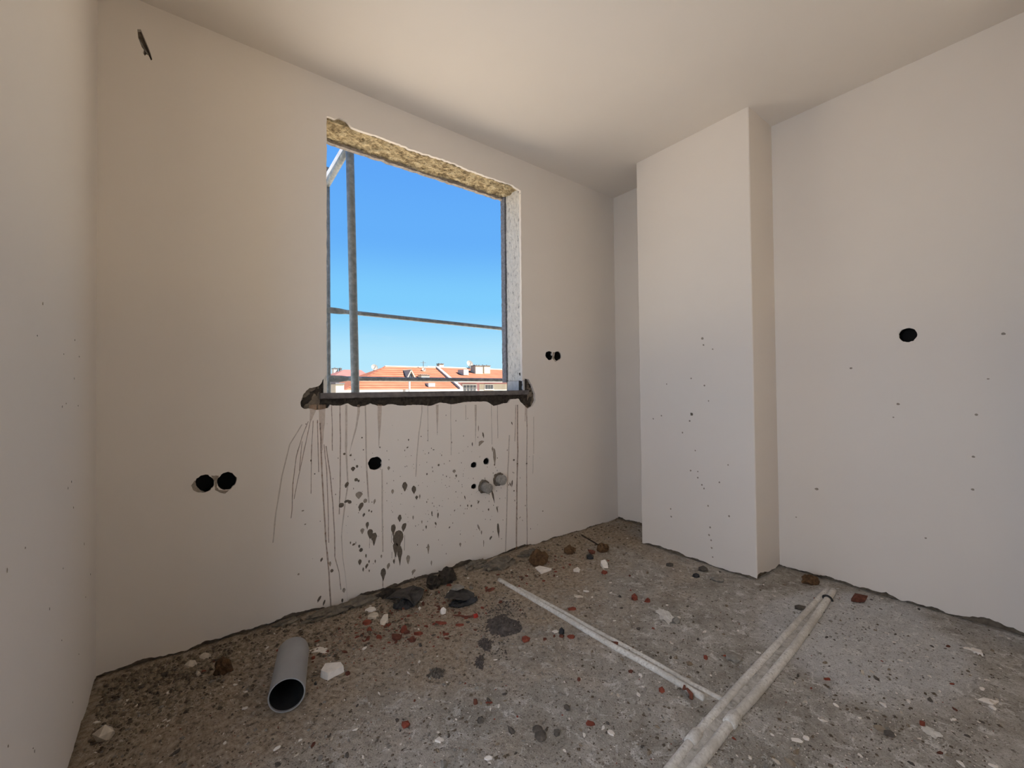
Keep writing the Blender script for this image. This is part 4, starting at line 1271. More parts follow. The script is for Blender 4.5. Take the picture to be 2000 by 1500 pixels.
# curled red rag and the dark tie round the pipe
bm = bmesh.new()
c_ = fl(1350, 1368)
pts_ = [Vector((0, 0, 0.003)), Vector((0.006, 0.012, 0.012)), Vector((-0.004, 0.024, 0.022)), Vector((-0.010, 0.036, 0.012)), Vector((-0.004, 0.046, 0.020))]
add_tube(bm, pts_, [0.006, 0.008, 0.006, 0.007, 0.003], 8, True, 0.5)
o = obj("red_rag", bm, M['brick_dark']); o.location = (c_.x, c_.y, floor_h(c_.x, c_.y)); o.rotation_euler = (0, 0, CAMRZ)
tag(o, "curled dark red scrap at the end of the near white pipe", "rag")
bm = bmesh.new()
i_ = int(0.06 * (len(PD) - 1)) + 1
c_ = PD[i_]; d_ = (PD[i_ + 1] - PD[i_]).normalized(); s_ = d_.cross(Vector((0, 0, 1))).normalized()
add_tube(bm, [s_ * (0.021 * math.cos(a)) + Vector((0, 0, 0.021 * math.sin(a))) for a in [math.pi * k / 10 for k in range(11)]], 0.005, 8)
o = obj("pipe_clip", bm, M['tar']); o.location = c_
tag(o, "black tie around the right floor pipe near the right wall", "clip")

# torn black felt
def felt(u, v, w, d_, hz, seed, label, lobes):
    hw, hh, s_ = sizes(u, v, w, 10)
    bm = bmesh.new()
    nx_, ny_ = 26, 18
    g = {}
    for i in range(nx_ + 1):
        for j in range(ny_ + 1):
            x, y = -1 + 2 * i / nx_, -1 + 2 * j / ny_
            edge = 1 + 0.35 * n3(math.atan2(y, x) * 1.4 + seed, seed, 0.5)
            if x * x * 0.9 + y * y > edge: continue
            z = hz * (0.25 + 0.5 * abs(n3(x * 1.3 + seed, y * 1.3, 1.0)) * 2 + 0.35 * n3(x * 3.1, y * 3.1 + seed, 2.0) + 0.15 * abs(n3(x * 7, y * 7, seed)))
            for (lx, ly, lr, lh) in lobes:
                z += hz * lh * math.exp(-((x - lx) ** 2 + (y - ly) ** 2) / (lr * lr))
            r2 = min(1.0, (x * x * 0.9 + y * y) / edge)
            z *= (1 - 0.45 * r2)
            g[(i, j)] = bm.verts.new((x * hw, y * d_, max(0.002, z)))
    for i in range(nx_):
        for j in range(ny_):
            k = [(i, j), (i + 1, j), (i + 1, j + 1), (i, j + 1)]
            if all(q in g for q in k): bm.faces.new([g[q] for q in k])
    bmesh.ops.delete(bm, geom=[q for q in bm.verts if not q.link_faces], context='VERTS')
    bmesh.ops.solidify(bm, geom=bm.faces[:], thickness=0.003)
    o = obj("bitumen_felt", bm, M['tar'])
    p_ = fl(u, v)
    o.location = (p_.x, p_.y, floor_h(p_.x, p_.y) + 0.001)
    o.rotation_euler = (0, 0, CAMRZ + 0.45)
    tag(o, label, "bitumen felt", "scraps of black felt under the window")
felt(790, 1184, 44, 0.045, 0.026, 3.3, "dark crumpled felt tucked under the left tent-like felt scrap", [(0.2, 0.2, 0.6, 0.5), (-0.4, 0.0, 0.4, 0.5)])
felt(905, 1180, 58, 0.040, 0.022, 8.1, "dark crumpled felt tucked under the right felt scrap", [(0.7, -0.2, 0.4, 0.9), (-0.7, -0.3, 0.3, 0.6)])
def felt_slab(outline, mid, label):
    """A stiff torn scrap: outline vertices read as (u, v, height), propped up at the front."""
    P = [on(u, v, 2, z) for u, v, z in outline]
    R_ = []
    for a, b in zip(P, P[1:] + P[:1]):
        for i in range(5):
            f = i / 5
            q = a.lerp(b, f)
            q += Vector((n3(q.x * 60, q.y * 60, 1), n3(q.x * 60, q.y * 60, 2), 0.7 * n3(q.x * 50, q.y * 50, 3))) * 0.005
            R_.append(q)
    c_ = on(*mid[:2], 2, mid[2])
    base = Vector((c_.x, c_.y, floor_h(c_.x, c_.y)))
    bm = bmesh.new()
    rings = []
    for k in (1.0, 0.72, 0.42):
        rings.append([bm.verts.new(c_.lerp(q, k) - base + Vector((0, 0, 0.006 * n3(q.x * 40 * k, q.y * 40, 7 * k) if k < 1 else 0))) for q in R_])
    cv = bm.verts.new(c_ - base)
    n = len(R_)
    for A, B in zip(rings, rings[1:]):
        for i in range(n): bm.faces.new((A[i], A[(i + 1) % n], B[(i + 1) % n], B[i]))
    for i in range(n): bm.faces.new((rings[-1][i], rings[-1][(i + 1) % n], cv))
    bmesh.ops.recalc_face_normals(bm, faces=bm.faces[:])
    bmesh.ops.solidify(bm, geom=bm.faces[:], thickness=0.005)
    o = obj("bitumen_felt", bm, M['felt_top'])
    o.location = base
    tag(o, label, "bitumen felt", "scraps of black felt under the window")
M['felt_top'] = simple("dusty_bitumen_felt", (0.060, 0.055, 0.051), 0.9, 0.5, 26.0, 0.6)
felt_slab([(753, 1168, 0.016), (776, 1153, 0.022), (808, 1143, 0.026), (829, 1151, 0.034), (826, 1162, 0.040), (811, 1181, 0.022), (803, 1172, 0.046), (790, 1166, 0.048), (772, 1166, 0.040)], (800, 1158, 0.040), "left scrap of dusty black felt propped up like a tent")
felt_slab([(868, 1167, 0.030), (879, 1152, 0.030), (906, 1149, 0.032), (926, 1158, 0.030), (927, 1166, 0.022), (908, 1171, 0.038), (888, 1168, 0.044)], (898, 1160, 0.042), "right scrap of dusty black felt with a grey shard on it")

# grey drain pipe offcut
near_c = fl(560, 1393)
far_c = on(573, 1246, 2, 0.112)
near = Vector((near_c.x, near_c.y, 0.0)); far = Vector((far_c.x, far_c.y, 0.0))
RP = 0.056
zf = max(floor_h(near.x, near.y), floor_h(far.x, far.y)) + RP + 0.0005
dpipe = (far - near); Lp = dpipe.length; dpipe.normalize()
sp = dpipe.cross(Vector((0, 0, 1)))
pp = empty("drain_pipe", (near.x, near.y, zf - RP))
bm = bmesh.new()
seg = 48
R4 = []
for (r_, t0, t1) in ((RP, 0.0, Lp), (RP - 0.0038, Lp, 0.0)):
    for tt in (t0, t1):
        row = []
        for k in range(seg):
            a = 2 * math.pi * k / seg
            cut = 0.0
            if tt > 0: cut = -0.030 * max(0.0, math.sin(a + 2.2)) ** 2     # sawn off crooked at the far end
            row.append(bm.verts.new(sp * (math.cos(a) * r_) + Vector((0, 0, RP + math.sin(a) * r_)) + dpipe * (tt + cut)))
        R4.append(row)
for A, B in ((0, 1), (1, 2), (2, 3), (3, 0)):
    for k in range(seg):
        bm.faces.new((R4[A][k], R4[A][(k + 1) % seg], R4[B][(k + 1) % seg], R4[B][k]))
o = obj("pipe_barrel", bm, M['pvc_grey'], pp, True)
bm = bmesh.new()
add_tube(bm, [Vector((0, 0, RP)) + dpipe * (Lp * 0.80), Vector((0, 0, RP)) + dpipe * (Lp * 0.84)], RP - 0.0042, 32)
obj("shade_plug", bm, M['void'], pp)  # added black plug that keeps light out of the far end
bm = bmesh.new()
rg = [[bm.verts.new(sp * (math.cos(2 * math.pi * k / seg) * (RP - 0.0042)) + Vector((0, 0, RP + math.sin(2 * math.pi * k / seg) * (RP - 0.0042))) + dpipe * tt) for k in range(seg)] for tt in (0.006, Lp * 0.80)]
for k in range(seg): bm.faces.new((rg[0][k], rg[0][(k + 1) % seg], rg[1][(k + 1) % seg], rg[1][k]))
obj("shade_lining", bm, M['pipe_shade'], pp, True)  # dark sleeve painting the shade of the pipe's inside
try:
    o.data.set_sharp_from_angle(angle=math.radians(40))
except Exception:
    pass
tag(pp, "grey plastic drain pipe offcut lying open end towards the camera", "pipe")

# ------------------------------------------------------------------ scattered small chips, each its own object
random.seed(99)
def shadow_ok(x, y):
    if not (XL + 0.03 < x < XR - 0.03 and -2.1 < y < -0.03): return False
    if x > XC - 0.02 and YC2 - 0.02 < y < YC1 + 0.02: return False
    r_ = Vector((x, y, 0)) - near
    tt = r_.dot(dpipe)
    if -0.03 < tt < Lp + 0.03 and (r_ - dpipe * tt).length < RP + 0.012: return False
    return True

def scatter(n, meshes, name, label, cat, group, smin, smax, dens):
    k = 0
    guard = 0
    while k < n and guard < 20000:
        guard += 1
        u, v = rnd(140, 2000), rnd(1030, 1500)
        p_ = fl(u, v)
        if not shadow_ok(p_.x, p_.y): continue
        if random.random() > dens(p_.x, p_.y, u, v): continue
        o = bpy.data.objects.new(name, random.choice(meshes))
        s_ = rnd(smin, smax) * (0.6 + 0.8 * random.random() ** 2)
        o.location = (p_.x, p_.y, floor_h(p_.x, p_.y) - 0.0008)
        o.rotation_euler = (rnd(-0.15, 0.15), rnd(-0.15, 0.15), rnd(0, 6.28))
        o.scale = (s_, s_ * rnd(0.55, 1.0), s_ * rnd(0.5, 1.0))
        link(o); tag(o, label + " " + zone(p_.x, p_.y), cat, group)
        k += 1
def zone(x, y):
    if x < 0.05: return "beside the left wall"
    if y > -0.28: return "at the window wall foot " + ("left of the grey pipe" if x < 0.33 else "below the drips" if x < 0.95 else "by the black felt" if x < 1.35 else "by the brown clods" if x < 2.1 else "near the far corner")
    if x < 0.62 and y > -0.75: return "around the grey drain pipe"
    if y > -0.62: return "among the bricks under the window" if x < 1.15 else "behind the near pair of pipes" if x < 1.8 else "in front of the column"
    if x > 1.75: return "on the pale floor by the right wall" if y < -1.35 else "between column and pipes"
    if x > 1.25 and y > -1.35: return "in the angle between the pipe runs"
    if y < -1.2 and x > 1.05: return "right of the pipe coupling"
    return "on the open floor left of the pipes" if x > 0.62 else "on the near floor before the grey pipe"
wm = [shard_mesh("white_chip", i * 1.3, 1.0, 0.7, 0.45, M['white' if i % 3 else 'cream']) for i in range(8)]
rm = [rock_mesh("brick_crumb", i * 2.1, 1.0, 0.65, 0.6, 1, 0.8, 1.9, M['brick' if i % 2 else 'brick_dark']) for i in range(6)]
gm = [rock_mesh("cement_crumb", i * 3.7, 1.0, 0.8, 0.6, 1, 0.8, 1.9, M[('grey_chip', 'dark_chip', 'soil_crumb')[i % 3]]) for i in range(6)]
def d_white(x, y, u, v):
    d = 0.35
    if y > -0.45 and x < 1.2: d += 0.45
    if x > 1.4: d += 0.25
    return d
def d_red(x, y, u, v):
    return min(1.0, 1.3 * math.exp(-((x - 0.85) ** 2 / 0.12 + (y + 0.33) ** 2 / 0.035)) + 0.5 * math.exp(-((x - 1.75) ** 2 / 0.10 + (y + 0.30) ** 2 / 0.03)) + 0.005)
def d_grey(x, y, u, v):
    return 0.35 + 0.4 * max(0.0, min(1.0, (y + 0.8) / 0.6))
scatter(290, wm, "white_chip", "small white plaster chip", "plaster chip", "small white plaster chips on the floor", 0.0045, 0.0120, d_white)
scatter(210, rm, "brick_crumb", "small red brick crumb", "brick crumb", "small red brick crumbs on the floor", 0.005, 0.013, d_red)
scatter(290, gm, "cement_crumb", "small grey cement crumb", "cement crumb", "small grey cement crumbs on the floor", 0.005, 0.012, d_grey)

def grit(name, n, mat, label, smin, smax, dens):
    bm = bmesh.new()
    k = 0
    guard = 0
    vs_, fs_ = [], []
    while k < n and guard < 200000:
        guard += 1
        u, v = rnd(135, 2000), rnd(1025, 1500)
        p_ = fl(u, v)
        if not shadow_ok(p_.x, p_.y) or random.random() > dens(p_.x, p_.y, u, v): continue
        s_ = smin + (smax - smin) * random.random() ** 2.5
        z = floor_h(p_.x, p_.y) + s_ * 0.2
        a = rnd(0, 6.28)
        c_, q_ = math.cos(a) * s_, math.sin(a) * s_
        e_ = rnd(0.5, 1.0)
        b0 = len(vs_)
        vs_ += [(p_.x + c_, p_.y + q_, z), (p_.x - q_ * e_, p_.y + c_ * e_, z), (p_.x - c_, p_.y - q_, z), (p_.x + q_ * e_, p_.y - c_ * e_, z), (p_.x, p_.y, z + s_ * 0.6), (p_.x, p_.y, z - s_ * 0.6)]
        fs_ += [(b0 + i, b0 + (i + 1) % 4, b0 + 4) for i in range(4)] + [(b0 + (i + 1) % 4, b0 + i, b0 + 5) for i in range(4)]
        k += 1
    bm.free()
    me = bpy.data.meshes.new(name)
    me.from_pydata(vs_, [], fs_)
    me.materials.append(mat)
    o = link(bpy.data.objects.new(name, me))
    tag(o, label, "grit", None, "stuff")
grit("pale_grit", 3000, M['white'], "fine pale plaster grit strewn over the whole floor", 0.0010, 0.0030, d_white)
grit("dark_grit", 4200, M['soil_dark'], "fine dark cement grit strewn over the whole floor", 0.0012, 0.0042, d_grey)
def d_wallfoot(x, y, u, v):
    return max(0.0, min(1.0, 1.0 + y / 0.55)) ** 1.5 * (0.35 + 0.65 * max(0.0, min(1.0, 0.5 + 1.4 * n3(x * 3.1, y * 3.1, 2.2))))
def d_heap(x, y, u, v):
    return math.exp(-(((x - 1.235) / 0.085) ** 2 + ((y + 0.545) / 0.085) ** 2)) + 0.6 * math.exp(-(((x - 1.10) / 0.05) ** 2 + ((y + 0.66) / 0.06) ** 2)) + 0.4 * math.exp(-(((x - 1.02) / 0.04) ** 2 + ((y + 0.78) / 0.06) ** 2))
grit("earth_crumbs", 2600, M['soil_crumb'], "brown earth and mortar crumbs along the foot of the window wall", 0.0025, 0.0130, d_wallfoot)
grit("dark_earth_crumbs", 1700, M['soil_dark'], "dark earth crumbs along the foot of the window wall", 0.0020, 0.0120, d_wallfoot)
grit("asphalt_crumbs", 1300, M['dark_chip'], "black asphalt crumbs spilled around the dark heap", 0.0020, 0.0075, d_heap)
grit("floor_crumbs", 900, M['soil_dark'], "dark brown crumbs spread thinly over the open floor", 0.0020, 0.0085, lambda x, y, u, v: 0.25 + 0.75 * max(0.0, min(1.0, 0.5 + 2.0 * n3(x * 2.6, y * 2.6, 7.7))))
grit("grey_crumbs", 900, M['grey_chip'], "grey cement crumbs spread thinly over the open floor", 0.0020, 0.0090, lambda x, y, u, v: 0.25 + 0.75 * max(0.0, min(1.0, 0.5 + 2.0 * n3(x * 2.6, y * 2.6, 3.7))))
grit("brick_grit", 1500, M['brick'], "fine red brick grit below the window", 0.0012, 0.0040, d_red)

# ------------------------------------------------------------------ houses across the street
t = NT("terracotta_tiles", 0.9, 0.2)
p = t.opos()
w_ = t.new('ShaderNodeTexWave')
w_.wave_type = 'BANDS'; w_.bands_direction = 'Y'
w_.inputs['Scale'].default_value = 0.62
w_.inputs['Distortion'].default_value = 0.3
t.l(p, w_.inputs['Vector'])
n1 = t.noise(p, 0.8, 4.0, 0.6)
c = t.ramp(n1, [(0.3, (0.215, 0.078, 0.042)), (0.7, (0.285, 0.112, 0.064))])
c = t.mix(t.ramp(w_.outputs['Fac'], [(0.06, 0.85), (0.42, 0.0)]), c, (0.085, 0.020, 0.010))
t.color(c)
M['tiles'] = t.m
M['tiles_far'] = simple("old_tiles", (0.20, 0.085, 0.075), 0.9, 0.12, 0.8)
M['house_white'] = simple("white_house_render", (0.40, 0.38, 0.35), 0.9, 0.06, 0.6)
M['house_cream'] = simple("cream_house_render", (0.38, 0.345, 0.27), 0.9, 0.12, 1.2)
M['house_pink'] = simple("pink_house_render", (0.36, 0.20, 0.20), 0.9, 0.06, 0.6)
M['house_grey'] = simple("grey_house_metal", (0.10, 0.10, 0.105), 0.7, 0.2, 3.0)
M['pane'] = simple("dark_window_glass", (0.045, 0.05, 0.055), 0.25, 0.2, 1.0, spec=0.5)
GZ = -9.0

def at(u, v, y): return on(u, v, 1, y)

def hpart(root, name, bm, mat, parent=None):
    o = obj(name, bm, mat)
    o.parent = parent or root
    base = Vector(root.location)
    if parent is None:
        o.matrix_parent_inverse = Matrix.Translation(-base)
    else:
        o.matrix_parent_inverse = Matrix.Identity(4)
    return o

def slab(bm, quad, th):
    n_ = (Vector(quad[1]) - Vector(quad[0])).cross(Vector(quad[-1]) - Vector(quad[0])).normalized()
    if n_.z < 0: n_ = -n_
    add_poly_prism(bm, [Vector(q) for q in quad], [Vector(q) - n_ * th for q in quad])

# house A: roof hipped at the left, party wall at the right
ya, yr = 38.0, 43.5
el, er = at(672, 763, ya), at(898, 760, ya)
rl = at(752, 716, yr)
XA = er.x
ez = (el.z + er.z) / 2; rz_ = rl.z
yb = 2 * yr - ya
hA = empty("house", ((el.x + er.x) / 2, yr, GZ))
tag(hA, "house with the large orange tiled hip roof filling the view across the street", "house")
bm = bmesh.new(); add_box(bm, el.x + 0.4, XA - 0.2, ya + 0.4, yb - 0.4, GZ, ez - 0.05); hpart(hA, "wall", bm, M['house_white'])
bm = bmesh.new(); slab(bm, [(el.x, ya, ez), (XA, ya, ez), (XA, yr, rz_), (rl.x, yr, rz_)], 0.12); hpart(hA, "roof_slope", bm, M['tiles'])
bm = bmesh.new(); slab(bm, [(el.x, yb, ez), (XA, yb, ez), (XA, yr, rz_), (rl.x, yr, rz_)], 0.12); hpart(hA, "roof_slope", bm, M['tiles'])
bm = bmesh.new(); slab(bm, [(el.x, ya, ez), (rl.x, yr, rz_), (el.x, yb, ez)], 0.12); hpart(hA, "roof_hip", bm, M['tiles'])
bm = bmesh.new(); add_tube(bm, [(rl.x, yr, rz_ + 0.02), (XA, yr, rz_ + 0.02)], 0.10, 8); hpart(hA, "ridge_tiles", bm, M['house_cream'])
bm = bmesh.new(); add_tube(bm, [(el.x, ya, ez + 0.02), (rl.x, yr, rz_ + 0.02)], 0.06, 8); hpart(hA, "hip_tiles", bm, M['brick_dark'])
bm = bmesh.new(); add_box(bm, el.x - 0.1, XA + 0.05, ya - 0.14, ya + 0.02, ez - 0.20, ez + 0.03); hpart(hA, "gutter", bm, M['house_white'])
bm = bmesh.new()
add_poly_prism(bm, [(XA, ya - 0.1, ez - 0.5), (XA, ya - 0.1, ez + 0.22), (XA, yr, rz_ + 0.20), (XA, yb, ez + 0.2), (XA, yb, ez - 0.5)],
               [(XA + 0.32, ya - 0.1, ez - 0.5), (XA + 0.32, ya - 0.1, ez + 0.22), (XA + 0.32, yr, rz_ + 0.20), (XA + 0.32, yb, ez + 0.2), (XA + 0.32, yb, ez - 0.5)])
hpart(hA, "party_wall", bm, M['house_white'])

def slope_pt(u, v):                            # the point of house A's front roof slope seen at a pixel
    n_ = Vector((0, -(rz_ - ez), yr - ya)).normalized()
    d = ray(u, v)
    p0_ = Vector((el.x, ya, ez))
    t_ = (p0_ - CAM).dot(n_) / d.dot(n_)
    return CAM + d * t_
# dormer
c_ = slope_pt(802, 738)
k = px(c_)
bm = bmesh.new()
wd, hd = 9 * k, 17 * k
add_poly_prism(bm, [(c_.x - wd * 0.8, c_.y, c_.z - 0.2), (c_.x + wd * 0.8, c_.y, c_.z - 0.2), (c_.x, c_.y, c_.z + hd * 0.9)], [(c_.x - wd * 0.8, c_.y + 2.6, c_.z - 0.2), (c_.x + wd * 0.8, c_.y + 2.6, c_.z - 0.2), (c_.x, c_.y + 2.6, c_.z + hd * 0.9)])
dm = hpart(hA, "dormer", bm, M['house_white'])
bm = bmesh.new()
for s_ in (-1, 1):
    slab(bm, [(c_.x + s_ * wd * 1.1, c_.y - 0.2, c_.z - 0.1), (c_.x, c_.y - 0.2, c_.z + hd), (c_.x, c_.y + 2.8, c_.z + hd), (c_.x + s_ * wd * 1.1, c_.y + 2.8, c_.z - 0.1)], 0.10)
hpart(hA, "dormer_roof", bm, M['house_cream'])
bm = bmesh.new(); add_box(bm, c_.x - wd * 0.35, c_.x + wd * 0.35, c_.y - 0.05, c_.y + 0.05, c_.z + 0.05, c_.z + hd * 0.45); hpart(hA, "dormer_window", bm, M['pane'])
# roof furniture on house A
def chimney(u0, u1, v0, v1, y, mat, label, house=None, pots=2, dep=0.9):
    a, b = at(u0, v1, y), at(u1, v1, y)
    top_ = at((u0 + u1) / 2, v0, y).z
    h_ = top_ - a.z
    w2 = (b.x - a.x) / 2
    c0 = Vector(((a.x + b.x) / 2, y, a.z))
    bm = bmesh.new(); add_box(bm, -w2 * 0.9, w2 * 0.9, 0, dep, (GZ - a.z) if house is None else -1.5, h_ * 0.82)
    r_ = obj("chimney" if house else "roof_tower", bm, mat, house)
    r_.location = c0 - (Vector(house.location) if house else Vector())
    bm = bmesh.new(); add_box(bm, -w2, w2, -0.08, dep + 0.08, h_ * 0.82, h_ * 0.90); obj("capping", bm, M['house_grey'], r_)
    for i in range(pots):
        bm = bmesh.new(); x = -w2 * 0.6 + w2 * 1.2 * (i / max(1, pots - 1) if pots > 1 else 0.5)
        add_tube(bm, [(x, dep / 2, h_ * 0.9), (x, dep / 2, h_)], w2 * 0.16, 8); obj("pot", bm, M['house_grey'], r_)
    if house: r_["label"] = label
    else: tag(r_, label, "tower")
    return r_
def dish(u, v, r, y, label, face=(0.0, -0.9, 0.45)):
    c_ = at(u, v, y)
    R_ = r * px(c_)
    r0 = empty("satellite_dish", (c_.x, c_.y, c_.z - R_ * 1.6))
    f_ = Vector(face).normalized()
    q_ = f_.to_track_quat('Z', 'Y')
    bm = bmesh.new()
    prev = None
    for i in range(5):
        rr_ = R_ * i / 4
        ring = [bm.verts.new(q_ @ Vector((math.cos(2 * math.pi * k / 18) * max(rr_, 0.01), math.sin(2 * math.pi * k / 18) * max(rr_, 0.01), 0.28 * rr_ * rr_ / max(R_, 1e-6))) + Vector((0, 0, R_ * 1.6))) for k in range(18)]
        if prev:
            for k in range(18): bm.faces.new((prev[k], prev[(k + 1) % 18], ring[(k + 1) % 18], ring[k]))
        else: bm.faces.new(ring)
        prev = ring
    bmesh.ops.solidify(bm, geom=bm.faces[:], thickness=0.02)
    obj("reflector", bm, M['house_white'], r0)
    bm = bmesh.new(); add_tube(bm, [(0, 0.12, -0.35), (0, 0.12, R_ * 1.4)], 0.05, 6); obj("mast", bm, M['house_grey'], r0)
    bm = bmesh.new(); add_tube(bm, [Vector((0, 0, R_ * 0.9)), Vector((0, 0, R_ * 1.6)) + f_ * (R_ * 0.9)], 0.03, 6); obj("feed_arm", bm, M['house_grey'], r0)
    tag(r0, label, "satellite dish", "satellite dishes on the roofs")
chimney(822, 840, 731, 741, slope_pt(831, 741).y - 0.2, M['house_cream'], "low wide cream chimney on the middle of the large roof", hA, 4, 0.8)
dish(827.5, 722, 4.2, slope_pt(827.5, 722).y - 0.3, "white dish with a tall aerial just under the large roof's ridge")
dish(731, 718, 6.5, 46.0, "white dish behind the left shoulder of the large roof")
dish(917, 711, 7.0, 46.5, "largest white dish standing above the right hand roof")
p_ = at(827, 720, yr - 0.5)
bm = bmesh.new(); add_tube(bm, [(p_.x, p_.y, p_.z - 0.5), (p_.x, p_.y, at(827, 705, yr - 0.5).z)], 0.035, 6)
add_tube(bm, [(p_.x - 0.35, p_.y, at(827, 709, yr).z), (p_.x + 0.35, p_.y, at(827, 709, yr).z)], 0.02, 6)
tag(obj("roof_aerial", bm, M['house_grey']), "thin aerial mast rising above the large roof's ridge", "aerial")
c_ = slope_pt(840, 752)
k = px(c_)
bm = bmesh.new(); add_box(bm, c_.x - 8 * k, c_.x + 6 * k, c_.y - 0.5, c_.y + 0.6, c_.z - 0.2, c_.z + 3.5 * k); 
hpart(hA, "roof_hatch", bm, M['house_white'])
bm = bmesh.new(); c_ = slope_pt(798, 764); add_tube(bm, [(c_.x, c_.y - 0.2, c_.z - 1.0), (c_.x, c_.y - 0.2, at(798, 745, c_.y).z)], 0.10, 8)
hpart(hA, "vent_pipe", bm, M['house_white'])

# house B: right-hand house, pink front with white windows
yB = 40.0
bl, br = at(884, 744, yB), at(1010, 742, yB)
bl.x = XA + 0.36
ezB = at(945, 744, yB).z
rB = at(872, 718, 46.5); rB2 = at(1015, 724, 46.5)
rB.x = XA + 0.36
hB = empty("house", ((bl.x + br.x) / 2, 44.0, GZ))
tag(hB, "pink fronted house with orange roof and white windows at the right", "house")
bm = bmesh.new(); add_box(bm, bl.x + 0.6, br.x + 1, yB + 0.5, 52.0, GZ, ezB); hpart(hB, "wall", bm, M['house_pink'])
bm = bmesh.new(); slab(bm, [(bl.x, yB, ezB), (br.x + 2, yB, ezB), (br.x + 8, 46.5, rB2.z), (rB.x, 46.5, rB.z)], 0.12); hpart(hB, "roof_slope", bm, M['tiles'])
bm = bmesh.new(); slab(bm, [(bl.x, 53.0, ezB), (br.x + 2, 53.0, ezB), (br.x + 8, 46.5, rB2.z), (rB.x, 46.5, rB.z)], 0.12); hpart(hB, "roof_slope", bm, M['tiles'])
bm = bmesh.new(); add_box(bm, bl.x, br.x + 2, yB - 0.10, yB + 0.1, ezB - 0.16, ezB + 0.03); hpart(hB, "gutter", bm, M['house_white'])
bm = bmesh.new(); add_tube(bm, [(rB.x, 46.5, rB.z), (br.x + 8, 46.5, rB2.z)], 0.13, 8); hpart(hB, "ridge_tiles", bm, M['house_cream'])
yw = yB + 0.5
def win(root, u0, u1, v0, v1, nx_, nz_):
    a, b = at(u0, v1, yw), at(u1, v0, yw)
    bm = bmesh.new()
    add_box(bm, a.x - 0.12, b.x + 0.12, yw - 0.10, yw + 0.02, a.z - 0.12, b.z + 0.12)
    f = hpart(root, "window", bm, M['house_white'])
    for i in range(nx_):
        for j in range(nz_):
            bm = bmesh.new()
            x0 = a.x + (b.x - a.x) * (i + 0.1) / nx_; x1 = a.x + (b.x - a.x) * (i + 0.9) / nx_
            z0 = a.z + (b.z - a.z) * (j + 0.1) / nz_; z1 = a.z + (b.z - a.z) * (j + 0.9) / nz_
            base = Vector(root.location)
            add_box(bm, x0 - base.x, x1 - base.x, yw - 0.13 - base.y, yw - 0.09 - base.y, z0 - base.z, z1 - base.z)
            o = obj("pane", bm, M['pane'], f)
            o.matrix_parent_inverse = f.matrix_parent_inverse.inverted() @ Matrix.Identity(4)
            o.matrix_parent_inverse = Matrix.Translation(base)
win(hB, 904, 929, 752, 764, 4, 2)
win(hB, 947, 962, 752, 760, 3, 2)
bm = bmesh.new()
a, b = at(936, 764, yw), at(1005, 750, yw)
add_box(bm, a.x, b.x, yw - 0.04, yw + 0.1, a.z - 2.0, b.z); hpart(hB, "facade_panel", bm, M['house_cream'])
chimney(857.5, 867, 709, 719, 46.6, M['house_cream'], "small cream chimney at the left end of the right hand roof", hB, 2, 0.7)
chimney(928, 944, 712, 727, 43.5, M['house_cream'], "left cream chimney block on the right hand roof", hB, 3, 1.2)
chimney(945, 958, 712, 727, 43.8, M['house_cream'], "right cream chimney block on the right hand roof", hB, 2, 1.2)
c_ = at(905, 725, 43.0); k = px(c_)
bm = bmesh.new(); add_box(bm, c_.x - 5 * k, c_.x + 6 * k, 42.4, 43.8, c_.z - 0.5, c_.z + 3 * k)
hpart(hB, "roof_light", bm, M['house_white'])

# house C and neighbours far to the left
yC = 62.0
a, b = at(652, 738, yC), at(720, 736, yC)
hC = empty("house", ((a.x + b.x) / 2, yC + 4, GZ))
tag(hC, "distant house with a dull pink roof behind the scaffold posts", "house")
bm = bmesh.new(); add_box(bm, a.x, b.x, yC, yC + 9, GZ, a.z); hpart(hC, "wall", bm, M['house_white'])
r1, r2 = at(672, 722, yC + 5), at(705, 723, yC + 5)
bm = bmesh.new(); slab(bm, [(a.x - 0.5, yC - 0.4, a.z), (b.x + 0.5, yC - 0.4, a.z), (r2.x, yC + 5, r1.z), (r1.x, yC + 5, r1.z)], 0.15); hpart(hC, "roof_slope", bm, M['tiles_far'])
bm = bmesh.new(); slab(bm, [(a.x - 0.5, yC + 10.4, a.z), (b.x + 0.5, yC + 10.4, a.z), (r2.x, yC + 5, r1.z), (r1.x, yC + 5, r1.z)], 0.15); hpart(hC, "roof_slope", bm, M['tiles_far'])
bm = bmesh.new(); slab(bm, [(a.x - 0.5, yC - 0.4, a.z), (r1.x, yC + 5, r1.z), (a.x - 0.5, yC + 10.4, a.z)], 0.15); hpart(hC, "roof_hip", bm, M['tiles_far'])
bm = bmesh.new(); slab(bm, [(b.x + 0.5, yC - 0.4, a.z), (r2.x, yC + 5, r1.z), (b.x + 0.5, yC + 10.4, a.z)], 0.15); hpart(hC, "roof_hip", bm, M['tiles_far'])
chimney(652, 661, 717, 735, 80.0, M['house_white'], "white tower far left behind the scaffold", None, 1, 1.5)
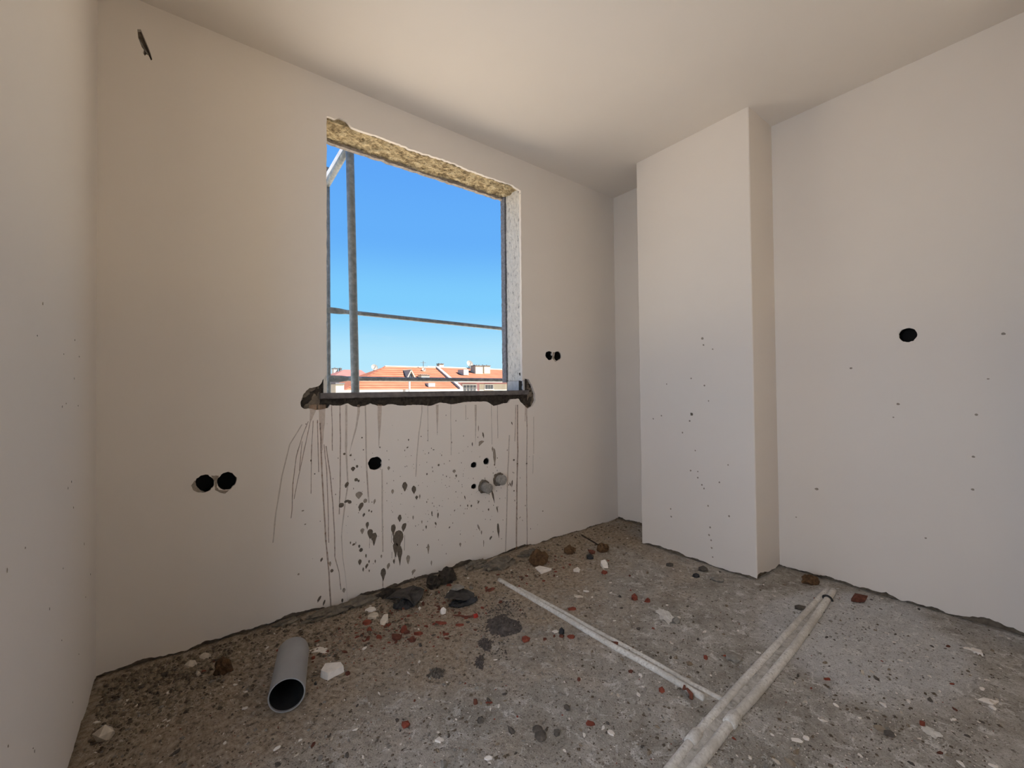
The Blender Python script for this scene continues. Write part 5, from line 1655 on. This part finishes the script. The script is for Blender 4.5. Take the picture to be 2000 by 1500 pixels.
chimney(664, 668, 717, 735, 79.0, M['house_grey'], "thin grey flue far left behind the scaffold", None, 1, 0.8)
chimney(655, 673, 744, 780, 35.0, M['house_cream'], "tall cream stair head block low at the left of the view", None, 0, 2.5)
for (u0, u1, v0, y, mat, lab) in ((640, 664, 741, 52.0, 'house_white', "plain white house at the far left behind the scaffold"), (972, 1010, 722, 85.0, 'house_white', "white block on the skyline at the far right"), (700, 722, 733, 52.0, 'house_white', "white gable wall left of the large roof")):
    a, b = at(u0, v0, y), at(u1, v0, y)
    r_ = empty("house", ((a.x + b.x) / 2, y + 3, GZ))
    bm = bmesh.new(); add_box(bm, a.x, b.x, y, y + 6, GZ, a.z - 0.15); hpart(r_, "wall", bm, M[mat])
    bm = bmesh.new(); add_box(bm, a.x - 0.2, b.x + 0.2, y - 0.2, y + 6.2, a.z - 0.15, a.z); hpart(r_, "roof_slab", bm, M['house_cream'])
    tag(r_, lab, "house")

# the street goes on to the left of the view: a terrace of the same tiled houses
bm = bmesh.new(); bm2 = bmesh.new()
random.seed(5)
x_ = -62.0
while x_ < -2.0:
    w_ = rnd(9.0, 13.0)
    if x_ + w_ > 8.0: w_ = 8.0 - x_
    y_, e_ = rnd(36.0, 40.0), rnd(-0.6, 0.9)
    add_box(bm, x_ + 0.3, x_ + w_ - 0.3, y_ + 0.4, y_ + 10.6, GZ, e_ - 0.05)
    h_ = rnd(2.2, 3.0)
    A, B, C_, D_ = (x_, y_, e_), (x_ + w_, y_, e_), (x_ + w_, y_ + 11, e_), (x_, y_ + 11, e_)
    R1, R2 = (x_ + 3.5, y_ + 5.5, e_ + h_), (x_ + w_ - 3.5, y_ + 5.5, e_ + h_)
    for q in ([A, B, R2, R1], [C_, D_, R1, R2], [D_, A, R1], [B, C_, R2]):
        slab(bm2, q, 0.12)
    x_ += w_ + 0.6
terrace = tag(obj("terrace_walls", bm, M['house_white']), "pale walls of the terrace farther along the street", kind="structure")
obj("terrace_roof", bm2, M['tiles'], terrace)
